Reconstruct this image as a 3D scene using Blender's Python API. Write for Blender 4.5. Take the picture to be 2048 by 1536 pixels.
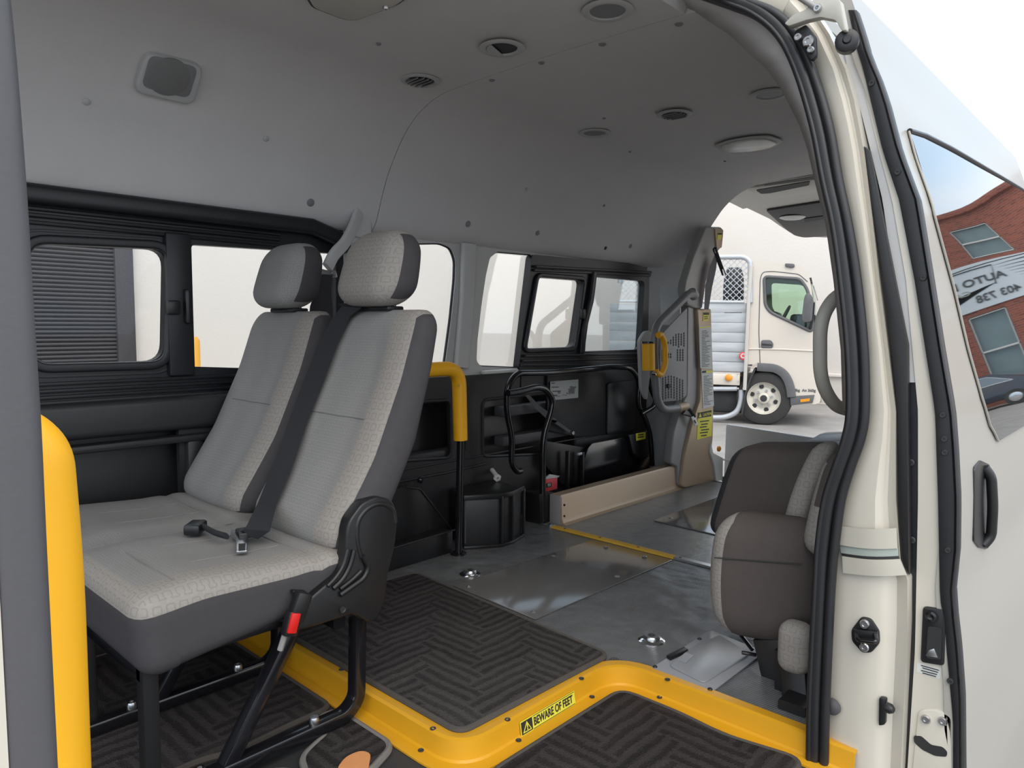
import bpy, bmesh, math, random
from mathutils import Vector, Matrix
random.seed(7)
for o in list(bpy.data.objects): bpy.data.objects.remove(o)
S = bpy.context.scene
COL = S.collection

# ---------------------------------------------------------------- camera
F = 1440.0; CX, CY = 1024.0, 768.0
CAM = Vector((0, 0, .85))
_dx = Vector(((2370-CX)/F, -(660-CY)/F, 1)).normalized()
_dy = Vector(((-520-CX)/F, -(640-CY)/F, 1)).normalized()
_dy = (_dy - _dx*_dx.dot(_dy)).normalized()
_dz = _dx.cross(_dy)
if _dz.y < 0: _dz = -_dz
def towld(c): return Vector((_dx.dot(c), _dy.dot(c), _dz.dot(c)))
right, upv, fwd = towld(Vector((1,0,0))), towld(Vector((0,1,0))), towld(Vector((0,0,1)))
cam = bpy.data.cameras.new('camera'); camo = bpy.data.objects.new('camera', cam); COL.objects.link(camo)
camo.matrix_world = Matrix(((right.x, upv.x, -fwd.x, CAM.x), (right.y, upv.y, -fwd.y, CAM.y), (right.z, upv.z, -fwd.z, CAM.z), (0,0,0,1)))
cam.sensor_width = 36; cam.lens = 36*F/2048; cam.clip_start = .02; cam.clip_end = 400
S.camera = camo
# measured directions of the photograph: a point seen at pixel (u, v) on the plane x / y / z = const
def ray(u, v): return towld(Vector(((u-CX)/F, -(v-CY)/F, 1)))
def PX(u, v, x): r = ray(u, v); return CAM + r*(x/r.x)
def PY(u, v, y): r = ray(u, v); return CAM + r*(y/r.y)
def PZ(u, v, z=0.): r = ray(u, v); return CAM + r*((z-CAM.z)/r.z)
def PP(u, v, p0, n): r = ray(u, v); n = Vector(n); return CAM + r*((Vector(p0)-CAM).dot(n)/r.dot(n))

# ---------------------------------------------------------------- world, sun, exposure
W = bpy.data.worlds.new('sky'); S.world = W; W.use_nodes = True
nt = W.node_tree; nt.nodes.clear()
wo = nt.nodes.new('ShaderNodeOutputWorld'); bg = nt.nodes.new('ShaderNodeBackground')
tc = nt.nodes.new('ShaderNodeTexCoord'); nz = nt.nodes.new('ShaderNodeTexNoise'); rp = nt.nodes.new('ShaderNodeValToRGB')
mp = nt.nodes.new('ShaderNodeMapping'); mp.inputs['Scale'].default_value = (1, 1, 2.5)
nz.inputs['Scale'].default_value = 1.6; nz.inputs['Detail'].default_value = 5
rp.color_ramp.elements[0].position = .38; rp.color_ramp.elements[0].color = (.62, .80, 1, 1)
rp.color_ramp.elements[1].position = .62; rp.color_ramp.elements[1].color = (1, .98, .95, 1)
bg.inputs[1].default_value = 1.75
L = nt.links.new
L(tc.outputs['Generated'], mp.inputs[0]); L(mp.outputs[0], nz.inputs['Vector']); L(nz.outputs[0], rp.inputs[0]); L(rp.outputs[0], bg.inputs[0]); L(bg.outputs[0], wo.inputs[0])
sun = bpy.data.lights.new('sun', 'SUN'); sun.energy = 1.6; sun.angle = math.radians(50); sun.color = (1, .9, .78)
suno = bpy.data.objects.new('sun', sun); COL.objects.link(suno)
suno.rotation_euler = Vector((.45, .55, -.8)).to_track_quat('-Z', 'Y').to_euler()
vs = S.view_settings; vs.view_transform = 'Standard'; vs.look = 'None'; vs.exposure = .22; vs.gamma = 1; vs.use_curve_mapping = False

# ---------------------------------------------------------------- materials
MATS = {}
class NG:
    """small node-graph helper"""
    def __init__(s, m): s.t = m.node_tree; s.n = s.t.nodes; s.bsdf = s.n['Principled BSDF']
    def add(s, typ, **kw):
        n = s.n.new(typ)
        for k, v in kw.items():
            if k in n.inputs: n.inputs[k].default_value = v
            else: setattr(n, k, v)
        return n
    def link(s, a, b): s.t.links.new(a, b)
    def math(s, op, a, b=None, c=None):
        n = s.n.new('ShaderNodeMath'); n.operation = op
        for i, q in enumerate((a, b, c)):
            if q is None: continue
            if isinstance(q, (int, float)): n.inputs[i].default_value = q
            else: s.link(q, n.inputs[i])
        return n.outputs[0]
    def mix(s, fac, a, b):
        n = s.n.new('ShaderNodeMix'); n.data_type = 'RGBA'
        for sock, q in ((n.inputs[0], fac), (n.inputs[6], a), (n.inputs[7], b)):
            if isinstance(q, (int, float)): sock.default_value = q
            elif isinstance(q, tuple): sock.default_value = (*q, 1) if len(q) == 3 else q
            else: s.link(q, sock)
        return n.outputs[2]
    def bump(s, h, strength=.3, dist=.002):
        n = s.n.new('ShaderNodeBump'); n.inputs['Strength'].default_value = strength; n.inputs['Distance'].default_value = dist
        s.link(h, n.inputs['Height']); s.link(n.outputs[0], s.bsdf.inputs['Normal'])
    def color(s, c): s.link(c, s.bsdf.inputs['Base Color'])
    def coord(s, what='Object'): return s.add('ShaderNodeTexCoord').outputs[what]
    def noise(s, scale, detail=3, vec=None):
        n = s.add('ShaderNodeTexNoise', Scale=scale, Detail=detail); s.link(vec if vec is not None else s.coord(), n.inputs['Vector']); return n.outputs[0]
    def uv(s):
        x = s.add('ShaderNodeSeparateXYZ'); s.link(s.coord('UV'), x.inputs[0]); return x.outputs[0], x.outputs[1]
def mat(name, col, rough=.5, metal=0., spec=.5, coat=0., noise=None, bump=None, vary=.12):
    m = bpy.data.materials.new(name); m.use_nodes = True; g = NG(m); b = g.bsdf
    b.inputs['Base Color'].default_value = (*col, 1); b.inputs['Roughness'].default_value = rough; b.inputs['Metallic'].default_value = metal
    b.inputs['Specular IOR Level'].default_value = spec; b.inputs['Coat Weight'].default_value = coat; b.inputs['Coat Roughness'].default_value = .06
    if noise:
        n = g.noise(noise, 4)
        g.color(g.mix(n, tuple(c*(1-vary) for c in col), tuple(min(1, c*(1+vary)) for c in col)))
    if bump:
        g.bump(g.noise(bump[0], 2), bump[1], bump[2])
    MATS[name] = m; return m
mat('headliner', (.575,.56,.555), .95, spec=.1, noise=9, bump=(900,.35,.002), vary=.05)
mat('headliner_plastic', (.44,.44,.435), .6, noise=30, vary=.04)
mat('grey_trim', (.50,.495,.485), .55, noise=20, bump=(700,.15,.001), vary=.04)
mat('dark_trim', (.022,.022,.024), .45, noise=14, bump=(600,.25,.001), vary=.15)
mat('black_plastic', (.011,.011,.012), .38, noise=12, bump=(800,.12,.001), vary=.2)
mat('black_frame', (.011,.012,.015), .42, noise=12, vary=.2)
mat('black_enamel', (.008,.008,.01), .16, spec=.6, noise=8, vary=.2)
mat('rubber', (.014,.014,.016), .42, noise=25, vary=.25)
mat('grey_rubber', (.075,.073,.08), .5, noise=14, bump=(300,.15,.001), vary=.08)
mat('brown_fabric', (.088,.075,.070), .9, spec=.15, noise=40, bump=(1500,.4,.001), vary=.08)
mat('side_fabric', (.066,.062,.066), .9, spec=.15, noise=40, bump=(1500,.4,.001), vary=.08)
mat('webbing', (.02,.02,.024), .75, bump=(1200,.3,.001))
mat('grey_webbing', (.12,.12,.125), .75, bump=(1200,.3,.001))
mat('yellow_paint', (.60,.30,.012), .35, spec=.5, noise=6, vary=.05)
mat('yellow_grip', (.86,.42,.008), .45, noise=5, bump=(900,.12,.001), vary=.05)
mat('yellow_old', (.55,.32,.03), .45, noise=30, vary=.12)
mat('steel', (.55,.55,.56), .28, metal=1., noise=60, vary=.1)
mat('chrome', (.75,.75,.76), .12, metal=1.)
mat('plate_steel', (.12,.116,.115), .12, spec=.8, noise=5, vary=.06)
mat('silver_paint', (.43,.32,.22), .42, metal=.25, noise=400, vary=.05)
mat('silver_grey', (.30,.29,.28), .45, metal=.15, noise=300, vary=.06)
mat('arm_grey', (.20,.20,.205), .42, metal=.2, noise=200, vary=.06)
mat('perforated', (.26,.26,.265), .5, metal=.2, noise=90, vary=.05)
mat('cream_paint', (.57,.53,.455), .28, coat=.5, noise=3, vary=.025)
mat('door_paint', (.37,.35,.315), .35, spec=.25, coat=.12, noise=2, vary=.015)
mat('tape', (.50,.47,.40), .35, noise=12, vary=.02)
mat('tape_green', (.36,.40,.36), .3, noise=12, vary=.05)
mat('beige_plastic', (.46,.44,.39), .5, noise=20, vary=.04)
mat('tailgate_beige', (.60,.58,.53), .5, noise=20, vary=.03)
mat('lens', (.6,.6,.58), .25, noise=60, vary=.08)
mat('speaker_mesh', (.19,.19,.188), .8, bump=(900,.6,.002))
mat('vent_grey', (.20,.20,.205), .5, noise=40, vary=.08)
mat('vent_dark', (.02,.02,.022), .6)
mat('red_plastic', (.62,.012,.01), .4)
mat('pink_red', (.66,.07,.08), .5, noise=30, vary=.1)
mat('white_plastic', (.62,.62,.6), .4)
mat('paper', (.55,.56,.54), .6, noise=10, vary=.04)
mat('sticker_yellow', (.72,.66,.06), .5, noise=40, vary=.04)
mat('ink', (.02,.02,.02), .6)
mat('white_wall', (.70,.655,.61), .9, noise=2, bump=(30,.2,.01), vary=.03)
mat('roof_sheet', (.42,.42,.42), .5, noise=2)
mat('truck_paint', (.62,.56,.49), .35, coat=.3, noise=2, vary=.03)
mat('truck_dark', (.03,.03,.032), .55, noise=10, vary=.3)
mat('truck_grey', (.10,.10,.105), .6, noise=10, vary=.2)
mat('tray_frame', (.55,.52,.48), .4, metal=.3, noise=8, vary=.08)
mat('galv', (.48,.50,.53), .45, metal=.4, noise=12, vary=.12)
mat('tyre', (.03,.029,.028), .8, noise=40, bump=(80,.3,.004), vary=.25)
mat('wheel_paint', (.58,.54,.47), .4, noise=14, vary=.15)
mat('amber', (.75,.28,.02), .3)
mat('shutter', (.045,.042,.048), .55, noise=3, vary=.1)
mat('bollard', (.75,.36,.03), .5, noise=4, vary=.1)
mat('navy_paint', (.008,.012,.03), .15, coat=1.)
mat('window_grey', (.16,.22,.23), .15, noise=2, vary=.2)
mat('window_frame_white', (.6,.6,.58), .5)
mat('banner', (.60,.66,.70), .6, noise=3, vary=.02)
mat('banner_ink', (.05,.055,.06), .6)
mat('carpet_binding', (.15,.14,.13), .9, noise=80, vary=.15)
mat('tan', (.60,.26,.10), .55, noise=40, vary=.1)

def glass(name, tint, refl=.28):
    m = bpy.data.materials.new(name); m.use_nodes = True; t = m.node_tree; t.nodes.remove(t.nodes['Principled BSDF'])
    out = t.nodes['Material Output']; tr = t.nodes.new('ShaderNodeBsdfTransparent'); tr.inputs[0].default_value = (*tint, 1)
    gl = t.nodes.new('ShaderNodeBsdfGlossy'); gl.inputs['Roughness'].default_value = .02
    fr = t.nodes.new('ShaderNodeFresnel'); fr.inputs[0].default_value = 1.45
    mu = t.nodes.new('ShaderNodeMath'); mu.operation = 'MULTIPLY'; mu.inputs[1].default_value = refl
    mx = t.nodes.new('ShaderNodeMixShader'); K = t.links.new
    K(fr.outputs[0], mu.inputs[0]); K(mu.outputs[0], mx.inputs[0]); K(tr.outputs[0], mx.inputs[1]); K(gl.outputs[0], mx.inputs[2]); K(mx.outputs[0], out.inputs[0])
    MATS[name] = m
glass('glass', (.93,.94,.94)); glass('glass_tint', (.78,.82,.84)); glass('truck_glass', (.86,.94,.87), 1.)
m = mat('door_glass', (.012,.014,.014), .02, spec=1.); m.node_tree.nodes['Principled BSDF'].inputs['IOR'].default_value = 2.1

# seat cloth: outlined squares on a woven ground
def cloth(name, base, ink, pitch, contrast):
    m = mat(name, base, .92, spec=.12); g = NG(m); u, v = g.uv()
    a = g.math('DIVIDE', u, pitch); b = g.math('DIVIDE', v, pitch)
    row = g.math('FLOOR', b); a = g.math('ADD', a, g.math('MULTIPLY', row, .5))
    fx = g.math('ABSOLUTE', g.math('SUBTRACT', g.math('FRACT', a), .5)); fy = g.math('ABSOLUTE', g.math('SUBTRACT', g.math('FRACT', b), .5))
    d = g.math('POWER', g.math('ADD', g.math('POWER', fx, 5.), g.math('POWER', fy, 5.)), .2)
    ring = g.math('SUBTRACT', 1., g.math('SMOOTH_MIN', g.math('MULTIPLY', g.math('ABSOLUTE', g.math('SUBTRACT', d, .31)), 12.), 1., .1))
    ring = g.math('MULTIPLY', g.math('MAXIMUM', ring, 0.), contrast)
    n = g.noise(350, 2); base2 = g.mix(n, tuple(c*.82 for c in base), tuple(c*1.14 for c in base))
    g.color(g.mix(ring, base2, ink)); g.bump(g.math('SUBTRACT', n, ring), .35, .001)
cloth('cloth_bold', (.30,.278,.255), (.165,.147,.13), .0225, .45)
cloth('cloth_fine', (.275,.268,.26), (.17,.165,.16), .0135, .5)
mat('stitching', (.20,.195,.19), .9)

# carpet: parquet of striped blocks
def carpet(name, base, bscale):
    m = mat(name, base, 1., spec=.05); g = NG(m); x = g.add('ShaderNodeSeparateXYZ'); g.link(g.coord(), x.inputs[0])
    w1 = g.math('MULTIPLY', g.math('SUBTRACT', g.noise(160, 2), .5), .22); w2 = g.math('MULTIPLY', g.math('SUBTRACT', g.noise(11, 2), .5), .35)
    wob = g.math('ADD', w1, w2)
    u = g.math('ADD', g.math('DIVIDE', x.outputs[0], bscale), wob); v = g.math('ADD', g.math('DIVIDE', x.outputs[1], bscale), wob)
    # herringbone of striped bundles, three units long
    k_ = g.math('FLOORED_MODULO', g.math('SUBTRACT', g.math('FLOOR', u), g.math('FLOOR', v)), 6.)
    par = g.math('GREATER_THAN', k_, 2.5)
    c = g.math('ADD', g.math('MULTIPLY', u, par), g.math('MULTIPLY', v, g.math('SUBTRACT', 1., par)))
    st = g.math('MULTIPLY', g.math('ABSOLUTE', g.math('SUBTRACT', g.math('FRACT', g.math('MULTIPLY', c, 2.)), .5)), 2.)
    shade = g.math('FRACT', g.math('MULTIPLY', g.math('FLOOR', c), .37))
    st = g.math('MINIMUM', g.math('MAXIMUM', g.math('ADD', g.math('MULTIPLY', g.math('SUBTRACT', st, .45), 2.5), .5), 0.), 1.)
    n = g.noise(420, 3); big = g.noise(45, 3)
    k = g.math('ADD', g.math('MULTIPLY', st, .36), g.math('ADD', g.math('MULTIPLY', shade, .18), g.math('MULTIPLY', g.math('ADD', n, big), .30)))
    g.color(g.mix(k, tuple(c*.30 for c in base), tuple(c*1.65 for c in base)))
    g.bump(g.math('ADD', g.math('MULTIPLY', st, .7), g.math('MULTIPLY', n, 1.2)), 1., .004)
carpet('carpet', (.050,.045,.045), .062); carpet('carpet_low', (.042,.037,.037), .066)
# ribbed floor rubber
m = mat('floor_rubber', (.085,.088,.092), .27, spec=.8); g = NG(m); x = g.add('ShaderNodeSeparateXYZ'); g.link(g.coord(), x.inputs[0])
rib = g.math('SINE', g.math('MULTIPLY', g.math('ADD', x.outputs[1], g.math('MULTIPLY', x.outputs[0], .25)), 2*math.pi/.0062))
und = g.noise(7, 2)
g.bump(g.math('ADD', g.math('MULTIPLY', rib, .00028), g.math('MULTIPLY', und, .018)), 1., 1.)
g.color(g.mix(g.math('ADD', g.math('MULTIPLY', g.noise(3, 4), .5), g.math('MULTIPLY', g.math('ADD', rib, 1.), .25)), (.07,.073,.077), (.16,.163,.168)))
m = mat('rear_floor', (.12,.125,.13), .3, spec=.8); g = NG(m); g.color(g.mix(g.noise(18, 5), (.12,.125,.13), (.25,.255,.26))); g.bump(g.noise(22, 3), .5, .004)
m = mat('hatch_steel', (.25,.26,.28), .28, spec=.8)
m = mat('asphalt', (.26,.25,.24), .9); g = NG(m); g.color(g.mix(g.noise(2.5, 8), (.16,.155,.15), (.36,.34,.325))); g.bump(g.noise(150, 3), .4, .006)
# brick
m = mat('brick', (.26,.09,.06), .9); g = NG(m); x = g.add('ShaderNodeSeparateXYZ'); g.link(g.coord(), x.inputs[0]); cb = g.add('ShaderNodeCombineXYZ'); g.link(x.outputs[1], cb.inputs[0]); g.link(x.outputs[2], cb.inputs[1])
br = g.add('ShaderNodeTexBrick', Scale=1.); br.inputs['Brick Width'].default_value = .24; br.inputs['Row Height'].default_value = .085; br.inputs['Mortar Size'].default_value = .008
br.inputs['Color1'].default_value = (.33,.085,.05,1); br.inputs['Color2'].default_value = (.20,.05,.033,1); br.inputs['Mortar'].default_value = (.24,.17,.14,1)
g.link(cb.outputs[0], br.inputs['Vector']); g.color(br.outputs[0])
# weathered tray boards
m = mat('tray_board', (.40,.43,.46), .6); g = NG(m); mpn = g.add('ShaderNodeMapping'); mpn.inputs['Scale'].default_value = (1, 1, 7); g.link(g.coord(), mpn.inputs[0])
n = g.add('ShaderNodeTexNoise', Scale=1.6, Detail=6); g.link(mpn.outputs[0], n.inputs['Vector']); g.color(g.mix(n.outputs[0], (.24,.26,.28), (.58,.60,.62)))

# ---------------------------------------------------------------- mesh helpers
def M_(x): return MATS[x] if isinstance(x, str) else x
def finish(name, me, mats, parent=None, smooth=40, weld=False):
    for q in (mats if isinstance(mats, (list, tuple)) else [mats]): me.materials.append(M_(q))
    o = bpy.data.objects.new(name, me); COL.objects.link(o)
    if smooth:
        try:
            me.polygons.foreach_set('use_smooth', [True]*len(me.polygons)); me.set_sharp_from_angle(angle=math.radians(smooth))
        except Exception: pass
    if not me.uv_layers:
        uvl = me.uv_layers.new(name='UVMap'); vs_ = me.vertices; lp = me.loops
        for p in me.polygons:
            n = p.normal; ax = max(range(3), key=lambda i: abs(n[i]))
            for li in p.loop_indices:
                c = vs_[lp[li].vertex_index].co
                uvl.data[li].uv = ((c.y, c.z), (c.x, c.z), (c.x, c.y))[ax]
    if parent: adopt(o, parent)
    return o
def adopt(o, parent):
    o.parent = parent
    if parent.type == 'EMPTY': o.matrix_parent_inverse = Matrix.Translation(-parent.location)
    return o
def from_bm(name, bm, mats, parent=None, smooth=40, recalc=True):
    if recalc: bmesh.ops.recalc_face_normals(bm, faces=bm.faces)
    me = bpy.data.meshes.new(name); bm.to_mesh(me); bm.free()
    return finish(name, me, mats, parent, smooth)
def raw(name, verts, faces, mats, parent=None, smooth=40, recalc=True):
    bm = bmesh.new(); vv = [bm.verts.new(v) for v in verts]
    for f in faces:
        try: bm.faces.new([vv[i] for i in f])
        except ValueError: pass
    return from_bm(name, bm, mats, parent, smooth, recalc)
def thing(name, label, cat, loc=(0,0,0), group=None):
    o = bpy.data.objects.new(name, None); COL.objects.link(o); o.location = loc; o.empty_display_size = .05
    o['label'] = label; o['category'] = cat
    if group: o['group'] = group
    return o
def tag(o, label, cat, group=None):
    o['label'] = label; o['category'] = cat
    if group: o['group'] = group
    return o
def struct(o, label=None, cat=None):
    o['kind'] = 'structure'
    if label: o['label'] = label
    if cat: o['category'] = cat
    return o
def lab(o, label): o['label'] = label; return o

def bm_box(bm, c, s, rot=None, bev=0., seg=2):
    r = bmesh.ops.create_cube(bm, size=1.); vs_ = r['verts']
    bmesh.ops.scale(bm, vec=s, verts=vs_)
    if bev:
        es = list({e for v in vs_ for e in v.link_edges}); rr = bmesh.ops.bevel(bm, geom=es, offset=bev, segments=seg, affect='EDGES', profile=.5)
        vs_ = list({v for f in rr['faces'] for v in f.verts} | {v for v in vs_ if v.is_valid})
    if rot is not None: bmesh.ops.rotate(bm, cent=(0,0,0), matrix=rot, verts=vs_)
    bmesh.ops.translate(bm, vec=c, verts=vs_)
    return vs_
def box(name, c, s, m, parent=None, bev=.003, rot=None, seg=2):
    bm = bmesh.new(); bm_box(bm, c, s, rot, min(bev, min(s)*.45), seg); return from_bm(name, bm, m, parent)
def fillet(pts, r, n=6, closed=False):
    pts = [Vector(p) for p in pts]; N = len(pts); out = []
    for i, p in enumerate(pts):
        if not closed and i in (0, N-1): out.append(p); continue
        a, b = pts[i-1], pts[(i+1) % N]; da, db = a-p, b-p
        rr = r[i] if isinstance(r, (list, tuple)) else r
        q = min(rr, da.length*.48, db.length*.48)
        if q < 1e-5: out.append(p); continue
        A, B = p+da.normalized()*q, p+db.normalized()*q
        for k in range(n+1):
            t = k/n; out.append(A*(1-t)**2 + p*2*t*(1-t) + B*t*t)
    return out
def catmull(pts, n=6, closed=False):
    pts = [Vector(p) for p in pts]; N = len(pts); out = []
    rng = range(N) if closed else range(N-1)
    for i in rng:
        p1, p2 = pts[i], pts[(i+1) % N]
        p0 = pts[i-1] if (closed or i > 0) else p1*2-p2
        p3 = pts[(i+2) % N] if (closed or i+2 < N) else p2*2-p1
        for k in range(n):
            t = k/n
            out.append(.5*((2*p1)+(p2-p0)*t+(2*p0-5*p1+4*p2-p3)*t*t+(3*p1-p0-3*p2+p3)*t**3))
    if not closed: out.append(pts[-1])
    return out
def sweep(name, path, prof, m, parent=None, up=None, closed=False, caps=True, smooth=40, scale=None):
    """sweep a closed 2-D profile (a, b) along path; a = side axis, b = up axis"""
    path = [Vector(p) for p in path]; N = len(path); verts = []; faces = []; K = len(prof)
    T = []
    for i in range(N):
        a = path[i-1] if (closed or i) else path[0]; b = path[(i+1) % N] if (closed or i < N-1) else path[-1]
        T.append((b-a).normalized())
    if up is None:
        u = T[0].orthogonal().normalized(); ups = []
        for t in T:
            u = (u - t*u.dot(t)); u.normalize(); ups.append(u.copy())
    else:
        ups = []
        for i, t in enumerate(T):
            q = Vector(up[i] if isinstance(up, list) else up); q = q - t*q.dot(t); ups.append(q.normalized())
    for i in range(N):
        s = T[i].cross(ups[i]); k = scale[i] if scale else 1.
        for a, b in prof: verts.append(path[i] + s*a*k + ups[i]*b*k)
    for i in range(N if closed else N-1):
        j = (i+1) % N
        for k in range(K): faces.append((i*K+k, i*K+(k+1) % K, j*K+(k+1) % K, j*K+k))
    if caps and not closed: faces.append(tuple(range(K))[::-1]); faces.append(tuple((N-1)*K+k for k in range(K)))
    return raw(name, verts, faces, m, parent, smooth)
def circ(r, n=12, ry=None): return [(r*math.cos(2*math.pi*k/n), (ry or r)*math.sin(2*math.pi*k/n)) for k in range(n)]
def rrect(w, h, r, n=3):
    out = []
    for cx_, cy_, a0 in ((w/2-r, h/2-r, 0), (-w/2+r, h/2-r, 90), (-w/2+r, -h/2+r, 180), (w/2-r, -h/2+r, 270)):
        for k in range(n+1): a = math.radians(a0+90*k/n); out.append((cx_+r*math.cos(a), cy_+r*math.sin(a)))
    return out
def tube(name, pts, r, m, parent=None, fr=.03, n=12, closed=False, fn=6, ry=None):
    return sweep(name, fillet(pts, fr, fn, closed) if fr else pts, circ(r, n, ry), m, parent, closed=closed)
def prism(name, poly, ext, m, parent=None, bev=0., holes=(), smooth=40, seg=2):
    """polygon (3-D points, roughly planar) with holes, extruded by vector ext"""
    bm = bmesh.new(); ext = Vector(ext)
    if holes:
        es = []
        for lp in [poly]+list(holes):
            vv = [bm.verts.new(p) for p in lp]
            for i in range(len(vv)): es.append(bm.edges.new((vv[i-1], vv[i])))
        bmesh.ops.triangle_fill(bm, edges=es, use_beauty=True, use_dissolve=False)
    else:
        bm.faces.new([bm.verts.new(p) for p in poly])
    faces = list(bm.faces)
    r = bmesh.ops.extrude_face_region(bm, geom=faces)
    bmesh.ops.translate(bm, vec=ext, verts=[g_ for g_ in r['geom'] if isinstance(g_, bmesh.types.BMVert)])
    bmesh.ops.recalc_face_normals(bm, faces=bm.faces)
    if bev and not holes:
        es = [e for e in bm.edges if e.is_manifold and e.calc_face_angle(0) > .6 and abs((e.verts[0].co-e.verts[1].co).normalized().dot(ext.normalized())) < .5]
        if es: bmesh.ops.bevel(bm, geom=es, offset=bev, segments=seg, affect='EDGES', profile=.5, clamp_overlap=True)
    return from_bm(name, bm, m, parent, smooth, True)
def pixpoly_y(pix, y, r=0., n=5): 
    p = [PY(u, v, y) for u, v in pix]; return fillet(p, r, n, True) if r else p
def pixpoly_x(pix, x, r=0., n=5):
    p = [PX(u, v, x) for u, v in pix]; return fillet(p, r, n, True) if r else p
def pixpoly_z(pix, z, r=0., n=5):
    p = [PZ(u, v, z) for u, v in pix]; return fillet(p, r, n, True) if r else p
def rbox(name, size, r, fn, m, parent=None, n=(8,8,8), matfn=None, sub=0):
    """rounded box of nominal size centred on 0, each vertex p sent through fn(p); matfn(p, n) gives a slot per face"""
    hx, hy, hz = (s/2 for s in size); idx = {}; verts = []; src = []; faces = []
    def vid(p):
        k = (round(p[0], 6), round(p[1], 6), round(p[2], 6))
        if k not in idx:
            q = Vector((max(-hx+r, min(hx-r, p[0])), max(-hy+r, min(hy-r, p[1])), max(-hz+r, min(hz-r, p[2])))); d = Vector(p)-q
            w = q + d.normalized()*r if d.length > 1e-9 else q
            idx[k] = len(verts); src.append(Vector(p)); verts.append(Vector(fn(w)))
        return idx[k]
    H = (hx, hy, hz)
    def co(i, j, nn):
        t = j/nn*2-1
        # denser near the ends for clean rounding
        t = math.copysign(abs(t)**.8, t) if t else 0.
        return t*H[i]
    for ax in range(3):
        a, b = [(1,2), (0,2), (0,1)][ax]
        for sgn in (-1, 1):
            for i in range(n[a]):
                for j in range(n[b]):
                    f = []
                    for di, dj in ((0,0), (1,0), (1,1), (0,1)):
                        p = [0,0,0]; p[ax] = sgn*H[ax]; p[a] = co(a, i+di, n[a]); p[b] = co(b, j+dj, n[b]); f.append(vid(p))
                    faces.append(f)
    bm = bmesh.new(); vv = [bm.verts.new(v) for v in verts]
    fs = []
    for f in faces:
        try: fc = bm.faces.new([vv[i] for i in f])
        except ValueError: continue
        fs.append((fc, f))
    bmesh.ops.recalc_face_normals(bm, faces=bm.faces)
    if matfn:
        for fc, f in fs:
            c = sum((src[i] for i in f), Vector())/4; fc.material_index = matfn(c, fc.normal)
    return from_bm(name, bm, m, parent, 60, False)
def lathe(name, prof, c, axis, m, parent=None, n=24, smooth=40):
    """prof: (radius, height) along axis"""
    ax = Vector(axis).normalized(); q = Vector((0,0,1)).rotation_difference(ax).to_matrix(); c = Vector(c); verts = []; faces = []
    K = len(prof)
    for i in range(n):
        a = 2*math.pi*i/n
        for r_, h in prof: verts.append(c + q @ Vector((r_*math.cos(a), r_*math.sin(a), h)))
    for i in range(n):
        j = (i+1) % n
        for k in range(K-1): faces.append((i*K+k, j*K+k, j*K+k+1, i*K+k+1))
    bm = bmesh.new(); vv = [bm.verts.new(v) for v in verts]
    for f in faces: bm.faces.new([vv[i] for i in f])
    bmesh.ops.remove_doubles(bm, verts=bm.verts, dist=1e-6)
    return from_bm(name, bm, m, parent, smooth)
def bolt(name, c, axis, r, h, m='steel', parent=None, n=12): return lathe(name, [(0,-h*.3), (r*.95,-h*.3), (r,h*.5), (r*.8,h), (r*.45,h), (r*.4,h*.6), (0,h*.6)], c, axis, m, parent, n)
def text(name, body, size, origin, xdir, ydir, m, parent=None, align='LEFT', ext=.0004, bold=0., xs=1.):
    cu = bpy.data.curves.new(name, 'FONT'); cu.body = body; cu.size = size; cu.extrude = ext; cu.align_x = align; cu.align_y = 'CENTER'; cu.offset = bold
    cu.resolution_u = 3
    o = bpy.data.objects.new(name, cu); COL.objects.link(o)
    bpy.context.view_layer.update()
    me = bpy.data.meshes.new_from_object(o); bpy.data.objects.remove(o)
    X = Vector(xdir).normalized(); Z = X.cross(Vector(ydir)).normalized(); Y = Z.cross(X)
    me.transform(Matrix.Diagonal((xs,1,1,1)))
    mt = Matrix(((X.x, Y.x, Z.x, origin[0]), (X.y, Y.y, Z.y, origin[1]), (X.z, Y.z, Z.z, origin[2]), (0,0,0,1)))
    me.transform(mt); me.name = name
    me.materials.clear()
    return finish(name, me, m, parent, 0)
def lerp(pts, t):
    """piecewise-linear y(t) through sorted (t, y)"""
    if t <= pts[0][0]: return pts[0][1]
    for (a, b), (c, d) in zip(pts, pts[1:]):
        if t <= c: return b+(d-b)*(t-a)/(c-a)
    return pts[-1][1]
# ================================================================= SETTING
GZ = -.55                       # yard level, van floor is z = 0
bm = bmesh.new(); bmesh.ops.create_grid(bm, x_segments=2, y_segments=2, size=90, matrix=Matrix.Translation((0,0,GZ)))
struct(from_bm('ground', bm, 'asphalt'), 'grey asphalt yard around the van', 'ground')
# white building round the yard
def wallbox(name, a, b, m, label):
    a, b = Vector(a), Vector(b); return struct(box(name, (a+b)/2, b-a, m, None, .01), label, 'wall')
wallbox('wall_side', (-14, 8.2, GZ), (13.4, 8.5, 4.6), 'white_wall', 'cream painted yard wall beyond the far windows')
wallbox('wall_rear', (13.4, 3.7, GZ), (13.7, 8.5, 4.6), 'white_wall', 'cream painted wall behind the flatbed truck')
o = box('trim_1', (13.36, 6.1, .0), (.05, 4.8, .06), 'white_wall', None, .01); struct(o, 'shallow ledge along the foot of the cream wall', 'trim')

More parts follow.
